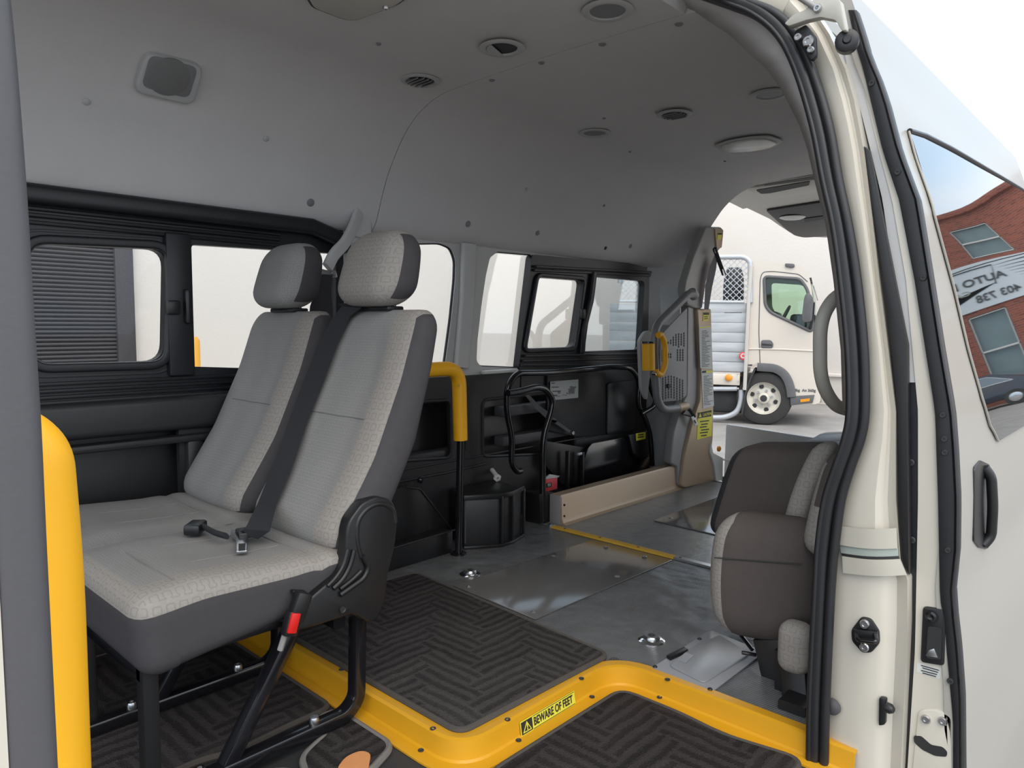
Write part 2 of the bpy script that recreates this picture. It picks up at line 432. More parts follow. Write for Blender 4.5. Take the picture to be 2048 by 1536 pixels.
# ---- van floor
LOW = -.045
RX, RY, RX2 = .942, 1.008, 1.475      # riser lines of the step
up_poly = [(RX+.02, 2.16, 0), (RX+.02, RY+.02, 0), (RX2+.02, RY+.02, 0), (RX2+.02, .44, 0), (3.6, .44, 0), (3.6, 2.16, 0)]
o = prism('floor', [Vector(p) for p in up_poly], (0,0,-.04), ['floor_rubber'])
struct(o, 'ribbed black rubber floor of the van', 'floor')
o = prism('floor', [Vector((-1.2,.40,LOW)), Vector((1.53,.40,LOW)), Vector((1.53,2.16,LOW)), Vector((-1.2,2.16,LOW))], (0,0,-.06), 'truck_dark')
struct(o, 'lower step well floor under dark carpet', 'floor')
o = prism('floor', [Vector((2.31,.45,.001)), Vector((3.6,.45,.001)), Vector((3.6,2.15,.001)), Vector((2.31,2.15,.001))], (0,0,.003), 'rear_floor')
struct(o, 'mottled grey vinyl rear floor behind the yellow strip', 'floor')

# yellow step edging
path = fillet([(RX, 2.12, 0), (RX, RY, 0), (RX2, RY, 0), (RX2, .43, 0)], [0, .085, .10, 0], 9)
prof = [(.034,.001), (.034,.0045), (.006,.0065), (-.002,.004), (-.007,-.034), (-.012,LOW+.007), (-.040,LOW+.005), (-.040,LOW+.001), (-.004,LOW+.001), (.002,-.001)]
prof = [(-a, b) for a, b in prof]
nose = sweep('trim_2', path, prof, 'yellow_paint', up=(0,0,1), smooth=18); struct(nose, 'bright yellow step edging with a warning sticker', 'trim')
def nose_screw(p, z): 
    lathe('screw', [(0,-.001), (.0065,-.001), (.0065,.0008), (.005,.0012), (.003,-.0005), (0,-.0005)], (p[0], p[1], z), (0,0,1), 'truck_dark', nose, 10)
for u, v in ((683,1339), (866,1457), (1015,1439), (1163,1357), (1335,1359)): nose_screw(PZ(u, v, .0065), .0068)
for u, v in ((658,1372), (842,1501), (1037,1481), (1184,1394), (1319,1395)): nose_screw(PZ(u, v, LOW+.007), LOW+.008)
# the sticker on the riser: BEWARE OF FEET
sx0, sx1 = 1.108, 1.297; q0 = Vector((0, RY-.0105, -.0385)); tilt = Vector((0, .0055, .034)).normalized()
def onriser(x, h, d=0.): return Vector((x, RY-.0112-d, -.037)) + tilt*h
st = prism('sticker', [onriser(sx0,0), onriser(sx1,0), onriser(sx1,.031), onriser(sx0,.031)], (0,-.0008,0), 'sticker_yellow', nose); lab(st, 'BEWARE OF FEET sticker')
prism('sticker_border', [onriser(sx0+.002,.002,.0009), onriser(sx0+.038,.002,.0009), onriser(sx0+.038,.029,.0009), onriser(sx0+.002,.029,.0009)], (0,-.0003,0), 'ink', st)
prism('warning_triangle', [onriser(sx0+.006,.005,.0013), onriser(sx0+.034,.005,.0013), onriser(sx0+.02,.027,.0013)], (0,-.0003,0), 'sticker_yellow', st)
prism('warning_triangle', [onriser(sx0+.010,.0075,.0017), onriser(sx0+.030,.0075,.0017), onriser(sx0+.02,.023,.0017)], (0,-.0003,0), 'ink', st)
text('lettering', '!', .018, onriser(sx0+.02,.0145,.0022), (1,0,0), tilt, 'sticker_yellow', st, 'CENTER', bold=.0006)
text('lettering', 'BEWARE OF FEET', .0245, onriser(sx0+.042,.0155,.0014), (1,0,0), tilt, 'ink', st, bold=.0005, xs=.72)
prism('sticker_border', [onriser(sx0+.04,.0285,.001), onriser(sx1-.002,.0285,.001), onriser(sx1-.002,.0297,.001), onriser(sx0+.04,.0297,.001)], (0,-.0003,0), 'ink', st)
prism('sticker_border', [onriser(sx0+.04,.0013,.001), onriser(sx1-.002,.0013,.001), onriser(sx1-.002,.0025,.001), onriser(sx0+.04,.0025,.001)], (0,-.0003,0), 'ink', st)

# carpet mats
def mat_obj(name, poly, z0, th, m, label, r=.03, ed='grey_rubber', cat='mat'):
    t = thing(name, label, cat, (poly[0][0], poly[0][1], z0))
    pts = fillet([Vector((x, y, z0)) for x, y in poly], r, 5, True)
    prism('pile', pts, (0,0,th), m, t, .004)
    sweep('binding', [p+Vector((0,0,th*.55)) for p in pts], circ(th*.62, 8), ed, t, up=(0,0,1), closed=True)
    return t
mat(' mat_edge'.strip(), (.06,.052,.045), .9, noise=60, vary=.2)
mat_obj('carpet_mat', [(.975,1.048), (1.478,1.032), (1.525,1.86), (.975,1.90)], .001, .012, 'carpet', 'dark charcoal carpet mat on the raised floor inside the yellow step edging', .03, 'mat_edge')
mat_obj('carpet_mat', [(1.02,.52), (1.445,.52), (1.43,.60), (1.415,.68), (1.428,.80), (1.425,.955), (.97,.957), (.82,.82), (.78,.52)], LOW, .012, 'carpet_low', 'dark charcoal carpet mat in the door step in front of the warning sticker', .04, 'mat_edge')
mat_obj('carpet_mat', [(-.6,1.42), (.60,1.415), (.66,1.39), (.78,1.40), (.893,1.40), (.895,2.06), (-.6,2.06)], LOW, .012, 'carpet_low', 'dark charcoal carpet mat under the double seat', .03, 'mat_edge')
mat_obj('carpet_mat', [(.70,1.17), (.80,1.13), (.895,1.17), (.895,1.375), (.845,1.38), (.83,1.31), (.78,1.29), (.74,1.27)], LOW, .013, 'carpet_low', 'cut corner of carpet folded round the rear seat foot', .03, 'carpet_binding')
mat_obj('carpet_mat', [(-.3,.75), (.45,.75), (.63,1.13), (.72,1.22), (.68,1.28), (.52,1.30), (-.3,1.32)], LOW, .012, 'carpet_low', 'carpet piece with pale bound edge beside the front seat foot', .04, 'carpet_binding')
o = prism('floor_cable', fillet([PZ(u,v,LOW+.0145) for u,v in ((670,1545),(692,1516),(722,1504),(742,1510),(735,1550))], .02, 4, True), (0,0,.004), 'tan'); tag(o, 'tan leather scrap on the floor by the seat foot', 'floor scrap'); o.name = 'leather_scrap'

# ---- steel floor plates, strip, anchors
fp = thing('floor_plate', 'satin steel floor plate with six screws ahead of the yellow strip', 'plate', PZ(1140,1160,0))
pts = [Vector((1.535,1.335,.001)), Vector((2.285,1.325,.001)), Vector((2.285,1.69,.001)), Vector((1.535,1.70,.001))]
pts = fillet([PZ(u,v,.001) for u,v in ((1070,1240),(1345,1121),(1185,1081),(905,1172))], .006, 3, True)
prism('plate', pts, (0,0,.003), 'plate_steel', fp, .001)
for u, v in ((938,1174), (1068,1224), (1107,1112), (1212,1094), (1289,1113), (1234,1153)): bolt('screw', PZ(u, v, .004), (0,0,1), .009, .0016, 'steel', fp)
fp = thing('floor_plate', 'polished steel floor plate beside the lift tower', 'plate', PZ(1400,1040,0))
prism('plate', fillet([PZ(u,v,.005) for u,v in ((1306,1042),(1462,1078),(1530,1060),(1530,1010),(1450,990))], .01, 4, True), (0,0,.003), 'plate_steel', fp, .001)
for u, v in ((1341,1036), (1436,999), (1457,1063)): bolt('screw', PZ(u, v, .008), (0,0,1), .009, .0016, 'steel', fp)
st = thing('threshold_strip', 'narrow yellow and bare aluminium strip screwed across the floor', 'strip', (2.31,1.3,0))
sweep('strip', [(2.305,1.90,.001), (2.305,1.32,.001)], [(-.016,0), (.016,0), (.013,.007), (-.013,.007)], 'yellow_old', st, up=(0,0,1))
sweep('worn_end', [(2.305,1.32,.001), (2.305,.55,.001)], [(-.016,0), (.016,0), (.013,.007), (-.013,.007)], 'steel', st, up=(0,0,1))
for y in (1.84, 1.66, 1.48, 1.30, 1.12): bolt('screw', (2.305, y, .0078), (0,0,1), .0055, .001, 'truck_dark', st)
def anchor(u, v, label):
    c = PZ(u, v, 0); a = thing('floor_anchor', label, 'anchor', c, 'round tie-down anchors')
    lathe('flange', [(0,0), (.036,0), (.036,.003), (.026,.008), (0,.008)], c, (0,0,1), 'chrome', a, 28)
    lathe('boss', [(.023,.006), (.023,.013), (.020,.017), (.010,.017), (.009,.008), (0,.008)], c, (0,0,1), 'steel', a, 24)
    b = lathe('recess', [(0,.0175), (.0095,.0175)], c, (0,0,1), 'truck_dark', a, 16)
anchor(940,1149,'round steel tie-down anchor beside the carpet corner near the black kick panel'); anchor(1303,1282,'round steel tie-down anchor in front of the folded seat')
# hatch
h = thing('floor_hatch', 'grey metal floor hatch with a latch beside the folded seat', 'hatch', PZ(1420,1320,0))
prism('frame', fillet([PZ(u,v,.001) for u,v in ((1300,1340),(1424,1386),(1530,1306),(1420,1262))], .012, 4, True), (0,0,.004), 'hatch_steel', h, .001)
prism('lid', fillet([PZ(u,v,.0055) for u,v in ((1338,1333),(1408,1368),(1500,1310),(1440,1272),(1385,1296))], .014, 4, True), (0,0,.004), 'hatch_steel', h, .001)
lt = prism('latch', [PZ(u,v,.0055) for u,v in ((1333,1317),(1341,1322),(1376,1305),(1368,1300))], (0,0,.010), 'black_plastic', h, .002)
prism('latch_plate', [PZ(u,v,.0098) for u,v in ((1354,1320),(1371,1327),(1388,1312),(1371,1306))], (0,0,.002), 'hatch_steel', lt)
for u, v in ((1310,1334), (1399,1278), (1420,1379), (1485,1306)): bolt('screw', PZ(u, v, .005), (0,0,1), .006, .003, 'black_plastic', h)

# ---- headliner (two panels with a seam) and roof side
CEIL = 1.577
hp = [(2.155,1.165), (2.125,1.180), (2.10,1.21), (2.07,1.28), (2.035,1.355), (1.99,1.42), (1.945,1.475), (1.885,1.524), (1.82,1.555), (1.75,1.572), (1.66,CEIL), (1.3,CEIL+.006), (.90,CEIL), (.82,1.568), (.765,1.545), (.72,1.505), (.70,1.475)]
hp = [(p.x, p.y) for p in catmull([Vector((a,b,0)) for a,b in hp], 3)]
HP = hp
def liner(name, x0, x1, nseg, label, ymin=0.):
    hp = [q for q in HP if q[0] >= ymin]; verts = []; faces = []; K = len(hp); th = .035
    xs = [x0+(x1-x0)*i/nseg for i in range(nseg+1)]
    for off in (0, 1):
        for x in xs:
            k = max(0., (x-3.1)/.47)**2
            for j, (y, z) in enumerate(hp):
                yy = y - (.13*k if y > 1.3 else 0)*min(1, (y-1.3)/.5 if y > 1.3 else 0); zz = z
                n = Vector((0, yy-1.25, (zz-.9)*1.6)).normalized()
                verts.append((x, yy+n.y*th*off, zz+n.z*th*off))
    R = len(xs)*K
    for i in range(nseg):
        for j in range(K-1):
            a = i*K+j; faces.append((a, a+1, a+K+1, a+K)); faces.append((R+a, R+a+K, R+a+K+1, R+a+1))
    for j in range(K-1):
        faces.append((j, j+1, R+j+1, R+j)); a = nseg*K+j; faces.append((a, R+a, R+a+1, a+1))
    for i in range(nseg):
        a = i*K; faces.append((a, a+K, R+a+K, R+a)); a = i*K+K-1; faces.append((a, R+a, R+a+K, a+K))
    return struct(raw(name, verts, faces, 'headliner', None, 50), label, 'ceiling')
SEAM = 1.55
liner('ceiling', -1.2, SEAM-.0018, 12, 'front panel of the grey fabric headliner', .85); liner('ceiling', SEAM+.0018, 3.575, 24, 'rear panel of the grey fabric headliner')
o = prism('ceiling', [Vector((-1.2,2.2,1.64)), Vector((3.6,2.1,1.64)), Vector((3.6,.74,1.64)), Vector((-1.2,.74,1.64))], (0,0,.03), 'door_paint'); struct(o, 'white outer roof skin', 'roof')

# ---- far side wall
def YP(pix, y=2.15, r=0.): return pixpoly_y(pix, y, r)
X1 = 1.44
def rect_y(x0, x1, z0, z1, y): return [Vector((x0,y,z0)), Vector((x1,y,z0)), Vector((x1,y,z1)), Vector((x0,y,z1))]
# lower dark trim with pockets
pk = {'a': [(745,800),(893,795),(905,905),(745,918)], 'b': [(965,800),(1150,780),(1150,905),(965,913)]}
holes = [fillet(YP(pk['b'], 2.125), .03, 5, True), fillet(YP([(700,812),(900,800),(903,915),(690,930)], 2.125), .03, 5, True),
         [Vector((.50,2.125,.20)), Vector((.86,2.125,.20)), Vector((.86,2.125,.545)), Vector((.50,2.125,.545))], [Vector((.05,2.125,.20)), Vector((.45,2.125,.20)), Vector((.45,2.125,.545)), Vector((.05,2.125,.545))]]
wl = prism('wall_far', rect_y(-1.2, 3.36, -.045, .645, 2.125), (0,.02,0), 'dark_trim', None, 0, holes); struct(wl, 'dark plastic lower trim of the far van side', 'wall')
box('backing', (1.05,2.215,.3), (4.5,.03,.7), 'black_plastic', wl)
for hq in holes[:2]: sweep('pocket_rim', hq, circ(.007, 8), 'dark_trim', wl, up=(0,1,0), closed=True)
for z in (.475, .345): box('pocket_shelf', (2.5,2.165,z), (.52,.06,.045), 'grey_rubber', wl, .008)
box('pocket_shelf', (1.8,2.165,.33), (.5,.06,.045), 'dark_trim', wl, .008)
tube('trim_bead', [(1.45,2.124,.262), (1.9,2.122,.262), (2.12,2.122,.268)], .005, 'dark_trim', wl, .02, 8); tube('trim_bead', [(1.45,2.124,.305), (2.9,2.122,.305)], .004, 'dark_trim', wl, .02, 8)
# left armrest shelf
sweep('arm_shelf', [(-1.2,2.128,.59), (1.42,2.128,.59)], rrect(.05, .10, .02, 4), 'dark_trim', wl, up=(0,0,1))
box('arm_ledge', (.1,2.122,.515), (2.6,.045,.022), 'dark_trim', wl, .008); box('pocket_rib', (.475,2.118,.36), (.05,.03,.30), 'dark_trim', wl, .012); box('pocket_rib', (.9,2.118,.36), (.05,.03,.30), 'dark_trim', wl, .012)
# body seam
box('panel_gap', (2.005,2.124,.49), (.003,.004,.30), 'ink', wl, 0)

def pane(name, poly, m, y, label=None):
    p = prism(name, poly, (0,.004,0), m, None); return p
# window 1: black surround with slider and fixed pane
w1 = struct(thing('window_1', 'black framed sliding window at the far left above the seat', 'window', (.9,2.15,.66)))
h1 = fillet(YP([(57,487),(331,499),(327,722),(66,728)], 2.14), .05, 6, True); h2 = fillet(YP([(383,489),(672,507),(672,742),(372,733)], 2.14), .012, 4, True)
fr = prism('frame', rect_y(-1.2, X1, .64, 1.19, 2.14), (0,.03,0), 'black_frame', w1, 0, [h1, h2])
def rim(poly, y, grow, r, m, par, nm='slider_frame'):
    c = sum(poly, Vector())/len(poly); pp = [Vector((c.x+(p.x-c.x)*(1+grow/abs(max(q.x for q in poly)-c.x)), y, c.z+(p.z-c.z)*(1+grow/abs(max(q.z for q in poly)-c.z)))) for p in poly]
    return sweep(nm, pp, rrect(r*2, r*2.2, r*.5, 3), m, par, up=(0,1,0), closed=True)
rim(h1, 2.138, .012, .012, 'black_frame', w1); rim(h1, 2.145, .035, .005, 'black_frame', w1, 'gasket')
for z, d in ((1.135,.012), (1.118,.02), (1.10,.012), (.69,.014), (.672,.02), (.655,.012)): box('track', (.1,2.135,z), (2.2,d,.010), 'black_frame', w1, .003)
box('mullion', PY(358,610,2.135), (.075,.03,.41), 'black_frame', w1, .008)
box('latch', PY(345,615,2.115), (.038,.03,.04), 'black_plastic', w1, .006)
box('latch_catch', PY(374,613,2.118), (.02,.03,.10), 'black_plastic', w1, .008)
for hq, nm in ((h1,'a'), (h2,'b')):
    c = [Vector((p.x, 2.158, p.z)) for p in hq]; prism('pane', c, (0,.004,0), 'glass', w1)
sweep('hood', [(-1.2,2.115,1.168), (1.30,2.115,1.168), (1.40,2.115,1.14), (1.43,2.118,1.10)], rrect(.05,.05,.015,3), 'black_frame', w1, up=(0,1,0))
# pillar + window 2 + window 3
w2r = [(1500//2,488),(880,486),(903,496),(912,520),(911,560),(903,640),(890,736),(750,745)]
h3 = YP(w2r, 2.14); h3 = fillet(h3, .02, 3, True)
w3r = [(995,503),(1064,509),(1036,736),(962,733),(953,722),(955,680),(963,610),(972,550),(980,515)]
h4 = fillet(YP(w3r, 2.14), .012, 3, True)
sl = [(1066,512),(1312,533),(1290,735),(1040,738)]
h5 = YP(sl, 2.14)
pan = prism('wall_far', rect_y(X1, 3.36, .645, 1.19, 2.14), (0,.02,0), 'grey_trim', None, 0, [h3, h4, h5]); struct(pan, 'grey trim around the far rear windows', 'wall')
# pillar mouldings
sweep('pillar_cover', [PY(937,488,2.128), PY(934,600,2.128), PY(922,735,2.128)], rrect(.075,.03,.012,3), 'grey_trim', pan, up=(0,1,0))
sweep('pillar_cover', [(1.50,2.125,1.17), (1.50,2.125,.66)], rrect(.10,.03,.012,3), 'grey_trim', pan, up=(0,1,0))
for lbl, n_, hq in (('fixed window pane behind the near headrest', 'window_2', h3), ('narrow fixed window pane left of the rear slider', 'window_3', h4)):
    w = struct(thing(n_, lbl, 'window', (hq[0].x, 2.15, .66)))
    prism('pane', [Vector((p.x, 2.158, p.z)) for p in hq], (0,.004,0), 'glass', w)
    sweep('gasket', [Vector((p.x, 2.15, p.z)) for p in hq], circ(.005, 8), 'rubber', w, up=(0,1,0), closed=True)
box('sill', PY(1000,743,2.125), (.22,.02,.016), 'white_plastic', pan, .006)
w4 = struct(thing('window_4', 'black framed sliding window at the rear of the far side', 'window', (2.8,2.15,.66)))
g1 = fillet(YP([(1075,554),(1166,561),(1147,694),(1050,697)], 2.128), .03, 5, True); g2 = fillet(YP([(1189,553),(1290,562),(1281,699),(1169,703)], 2.128), [.006,.035,.02,.006], 5, True)
prism('frame', fillet(YP([(1064,509),(1316,531),(1292,737),(1037,740)], 2.128), .02, 4, True), (0,.035,0), 'black_frame', w4, 0, [g1, g2])
rim(g1, 2.126, .010, .010, 'black_frame', w4); 
sweep('mullion', [PY(1187,545,2.122), PY(1180,600,2.120), PY(1165,660,2.122), PY(1162,706,2.122)], rrect(.035,.03,.008,3), 'black_frame', w4, up=(0,1,0))
box('latch', PY(1165,628,2.112), (.03,.025,.05), 'black_plastic', w4, .006)
for (a, b, d) in (((1070,533),(1300,545),.012), ((1068,540),(1300,551),.007), ((1048,712),(1285,707),.012), ((1045,722),(1285,716),.007), ((1042,730),(1285,728),.01)):
    sweep('track', [PY(*a,2.122), PY(*b,2.122)], rrect(d*2,.012,.003,2), 'black_frame', w4, up=(0,0,1))
for hq, mm in ((g1,'glass'), (g2,'glass_tint')): prism('pane', [Vector((p.x, 2.15, p.z)) for p in hq], (0,.004,0), mm, w4)

# rear quarter panel (D pillar) on the far side, curving in to the tailgate opening
verts = []; faces = []; zz = [0,.2,.4,.6,.8,1.0,1.13,1.20,1.26,1.32]; xx = [3.34,3.38,3.42,3.47,3.52,3.57,3.60]
for off in (0, 1):
    for z in zz:
        for x in xx:
            k = max(0,(x-3.34)/.23)**1.5
            y = 2.135 - .15*min(k,1.1) - max(0, z-1.13)*.36 + max(0,.5-z)*.0
            verts.append((x, y+off*.05, z))
n_ = len(xx); R = n_*len(zz)
for i in range(len(zz)-1):
    for j in range(n_-1):
        a = i*n_+j; faces += [(a,a+1,a+n_+1,a+n_), (R+a,R+a+n_,R+a+n_+1,R+a+1)]
for i in range(len(zz)-1): a = i*n_+n_-1; faces += [(a,R+a,R+a+n_,a+n_)]; a = i*n_; faces += [(a,a+n_,R+a+n_,R+a)]
struct(raw('wall_rear', verts, faces, 'grey_trim'), 'grey rear corner trim beside the tailgate opening', 'wall')
prism('cover_cap', fillet([PX(u,v,3.30) for u,v in ((1320,572),(1360,575),(1360,650),(1322,650))], .02, 4, True), (.01,0,0), 'grey_trim', pan)

# near side: wall behind the sliding door, front pillar
def near_y(z): return lerp([(-.1,.47), (.4,.47), (.65,.46), (.9,.47), (1.25,.545), (1.4,.61), (1.5,.70), (1.62,.80)], z)
verts = []; faces = []; zz = [-.1,.2,.4,.65,.9,1.08,1.25,1.4,1.5,1.6]
for off in (0, .04):
    for z in zz:
        for x in (1.56, 3.6): verts.append((x, near_y(z)-off, z))
R = len(zz)*2
for i in range(len(zz)-1):
    a = 2*i; faces += [(a,a+1,a+3,a+2), (R+a,R+a+2,R+a+3,R+a+1), (a,a+2,R+a+2,R+a), (a+1,R+a+1,R+a+3,a+3)]
struct(raw('wall_near', verts, faces, 'grey_trim'), 'near side body wall behind the open sliding door', 'wall')
# rear sill plate beyond the floor edge
struct(box('trim_3', (3.62,1.3,-.06), (.08,1.5,.12), 'grey_rubber', None, .01), 'rear door sill under the lift', 'trim')
# ================================================================= DOOR OPENING
def interp(tab, v): return lerp(sorted(tab), v)
SL = [(1536,1614),(1400,1616),(1180,1627),(1090,1632),(1000,1645),(930,1668),(880,1685),(822,1695),(700,1692),(560,1678),(450,1663),(360,1643),(250,1621),(137,1587),(68,1550),(27,1500),(6,1448),(-12,1395)]
SR = [(1536,1656),(1400,1660),(1180,1670),(1090,1679),(1000,1691),(930,1711),(880,1729),(822,1738),(700,1736),(560,1722),(450,1704),(360,1685),(250,1666),(137,1632),(68,1600),(27,1562),(6,1512),(-12,1460)]
JX = 1.47
def seal_path(k, x, dz=0.):
    pts = []
    for (v, a), (_, b) in zip(SL, SR): pts.append(PX(a+(b-a)*k, v, x))
    pts = [pts[0]+Vector((0,0,-.14))] + pts
    e = pts[-1]; pts += [Vector((1.42, e.y+.03, e.z+.012)), Vector((1.30, e.y+.045, e.z+.02)), Vector((1.1, e.y+.05, e.z+.022)), Vector((.1, e.y+.05, e.z+.022))]
    return catmull(pts, 4)
dr = struct(thing('trim_4', 'black rubber seal round the sliding door opening', 'seal', PX(1635,1500,JX)))
pa = seal_path(.30, JX); sweep('seal_lip', pa, rrect(.028,.030,.010,4), 'rubber', dr, up=(1,0,0))
pb = seal_path(.80, JX-.004); sweep('seal_bulb', pb, circ(.0095, 12), 'rubber', dr, up=(1,0,0))
pc = seal_path(.06, JX-.012); sweep('seal_bulb', pc, circ(.0055, 10), 'rubber', dr, up=(1,0,0))
# grey lining between headliner and seal
LI = [(-30,100),(27,105),(56,100),(108,72),(159,42),(225,26),(300,16),(450,12),(822,10)]
vl_ = [-12,6,27,45,68,100,137,180,250,300,360,450,560,700,822]
verts = [PX(interp(SL, v)+14, v, JX+.012) for v in vl_]+[PX(interp(SL, v)-interp(LI, v), v, JX+.085) for v in vl_]; n_ = len(vl_)
o = raw('lining', verts, [(i,i+1,n_+i+1,n_+i) for i in range(n_-1)], 'headliner', dr); md = o.modifiers.new('t','SOLIDIFY'); md.thickness = .012; md.offset = 1
# painted jamb
JB = [(1600,1797),(1536,1802),(1400,1808),(1250,1815),(1160,1815),(1120,1800),(1000,1790),(822,1790),(700,1775),(560,1757),(450,1745),(300,1727),(200,1708),(137,1690),(60,1655),(0,1612),(-40,1580)]
vv_ = [1600,1536,1470,1400,1330,1250,1160,1120,1060,1000,930,880,822,700,560,450,360,300,250,200,137,100,68,30,0,-40]
verts = []; faces = []; prof = [(0,.012), (.10,.006), (.35,.0), (.62,.0), (.72,.007), (.80,.016), (.86,.018), (1.,.010)]
for off in (0, .05):
    for v in vv_:
        a, b = interp([q for q in SR if q[0] > 20], v)-6, interp(JB, v)
        if v < 27: a = 1562-(27-v)*1.5
        for k, d in prof: verts.append(PX(a+(b-a)*k, v, JX+.016+d) + Vector((off,0,0)))
K = len(prof); R = K*len(vv_)
for i in range(len(vv_)-1):
    for j in range(K-1):
        q = i*K+j; faces += [(q,q+1,q+K+1,q+K), (R+q,R+q+K,R+q+K+1,R+q+1)]
    q = i*K+K-1; faces += [(q,R+q,R+q+K,q+K)]; q = i*K; faces += [(q,q+K,R+q+K,R+q)]
jamb = raw('wall_jamb', verts, faces, 'cream_paint', None, 35); struct(jamb, 'cream painted door jamb beside the rubber seal', 'wall')
hd0 = seal_path(1.5, JX+.03)[-24:]
sweep('header_panel', [p+Vector((0,0,.012)) for p in hd0], rrect(.05,.03,.008,3), 'cream_paint', jamb, up=(1,0,0))
# bands of protective tape on the jamb
def band(name, pix, m, d, label=None):
    n = 8; verts = []; faces = []
    (u0, v0), (u1, v1), (u2, v2), (u3, v3) = pix
    for off in (0, .003):
        for i in range(n+1):
            t = i/n; bow = math.sin(t*math.pi)*4
            for (ua, va), (ub, vb) in (((u0,v0),(u1,v1)), ((u3,v3),(u2,v2))):
                verts.append(PX(ua+(ub-ua)*t, va+(vb-va)*t+bow, JX+d-.010*math.sin(t*math.pi)+off))
    R = 2*(n+1)
    for i in range(n):
        a = 2*i; faces += [(a,a+1,a+3,a+2), (R+a,R+a+2,R+a+3,R+a+1), (a,a+2,R+a+2,R+a), (a+1,R+a+1,R+a+3,a+3)]
    faces += [(0,R,R+1,1), (2*n,2*n+1,R+2*n+1,R+2*n)]
    o = raw(name, verts, faces, m, jamb); 
    if label: lab(o, label)
    return o
band('tape_band', [(1682,1052),(1793,1056),(1795,1097),(1679,1090)], 'tape', .012, 'cream tape band above the rail slot')
band('rail_slot', [(1680,1091),(1796,1096),(1797,1114),(1682,1108)], 'tape_green', .016, 'grey green strip in the rail slot')
band('slot_gap', [(1682,1106),(1797,1112),(1799,1117),(1684,1112)], 'ink', .015)
band('tape_band', [(1684,1112),(1800,1118),(1814,1150),(1686,1146)], 'tape', .012, 'cream tape band below the rail slot')
# striker
sk = thing('door_striker', 'black door striker loop bolted to the cream jamb', 'striker', PX(1730,1270,JX))
prism('plate', fillet([PX(u,v,JX+.010) for u,v in ((1722,1234),(1741,1238),(1757,1262),(1758,1288),(1742,1306),(1724,1306),(1703,1282),(1702,1260))], .006, 4, True), (.012,0,0), 'black_plastic', sk, .002)
bolt('bolt', PX(1730,1248,JX+.008), (-1,0,0), .0095, .006, 'steel', sk, 16); bolt('bolt', PX(1729,1294,JX+.008), (-1,0,0), .009, .005, 'steel', sk, 16)
tube('loop', [PX(1713,1262,JX+.012), PX(1716,1280,JX-.012), PX(1752,1284,JX-.014), PX(1750,1264,JX+.010)], .0045, 'black_enamel', sk, .006, 10)
b_ = prism('bridge', [PX(u,v,JX+.002) for u,v in ((1706,1258),(1754,1264),(1755,1282),(1712,1274))], (.008,0,0), 'black_plastic', sk, .002)
st = thing('door_stop', 'black door stop bracket on the jamb below the striker', 'door stop', PX(1770,1420,JX))
prism('bracket', fillet([PX(u,v,JX+.012) for u,v in ((1758,1395),(1772,1398),(1770,1450),(1757,1452))], .004, 3, True), (.012,0,0), 'black_plastic', st, .002)
lathe('bumper', [(0,-.004), (.010,-.004), (.010,.004), (.006,.010), (0,.010)], PX(1777,1416,JX+.010), (-.3,-1,0), 'rubber', st, 14)
o = lathe('jamb_plug', [(0,-.006), (.016,-.006), (.016,.002), (.010,.006), (0,.006)], PX(1664,1414,JX+.010), (-1,.2,0), 'grey_rubber', None, 20); tag(o, 'grey rubber plug low on the cream jamb', 'plug')
o = prism('rail_cover', [PX(u,v,JX+.03) for u,v in ((1728,292),(1736,300),(1813,690),(1818,1150),(1800,1115),(1795,822),(1772,600),(1745,420))], (.02,0,0), 'black_plastic', None, .001); struct(o, 'black slot between jamb and sliding door', 'trim'); o.name = 'trim_5'

# upper hinge arm and roller
hg = thing('door_hinge_arm', 'cream steel roller arm at the top corner of the door opening', 'hinge', PX(1640,30,1.45))
prism('arm', fillet([PX(u,v,1.425) for u,v in ((1568,47),(1577,52),(1612,40),(1640,34),(1670,40),(1684,62),(1692,60),(1680,0),(1640,-20),(1612,18),(1585,30))], .004, 3, True), (.02,0,0), 'beige_plastic', hg, .003)
bk = prism('bracket', fillet([PX(u,v,1.44) for u,v in ((1588,62),(1612,48),(1630,72),(1632,112),(1621,122),(1612,108),(1590,72))], .005, 3, True), (.012,0,0), 'black_plastic', hg, .002)
for u, v, r in ((1597,75,.008), (1617,83,.011), (1622,100,.007)): bolt('bolt', PX(u,v,1.438), (-1,0,0), r, .006, 'steel', bk)
lathe('roller', [(0,-.012), (.016,-.012), (.021,-.008), (.021,.008), (.015,.012), (.008,.012), (.006,.016), (0,.016)], PX(1694,84,1.45), (-1,-.3,0), 'rubber', hg, 20)
tube('rod', [PX(1562,-30,1.42), PX(1636,18,1.425)], .006, 'silver_grey', hg, 0, 10)
bolt('pivot', PX(1636,17,1.424), (-1,0,0), .008, .006, 'steel', hg)

# ---- sliding door
DX = 1.52
EE = [(1700,1930),(1536,1926),(1400,1925),(1300,1918),(1230,1910),(1180,1907),(1100,1915),(1000,1916),(900,1911),(822,1905),(700,1884),(560,1862),(400,1836),(300,1799),(200,1773),(137,1751),(120,1741),(60,1724),(0,1704),(-40,1690)]
CC = [(1700,1812),(1536,1815),(1300,1830),(1000,1836),(822,1836),(560,1812),(400,1784),(300,1757),(200,1733),(137,1721),(100,1712),(0,1690)]
DD = [(1700,1908),(1536,1908),(1440,1908),(1330,1898),(1300,1895),(1240,1891),(1200,1882),(1000,1878),(822,1872),(560,1831),(400,1800),(300,1767),(200,1743),(137,1728),(100,1716),(0,1694)]
_dp = sorted([(p.z, p.y) for p in (PX(u, v, DX) for v, u in EE)])
def door_y(z): return lerp(_dp, z)
def PS(u, v):
    y = .35
    for _ in range(40): p = PY(u, v, y); y = .5*y+.5*door_y(p.z)
    return p
door = struct(thing('door_1', 'white sliding door slid open with dark glass', 'door', (DX,.33,-.3)))
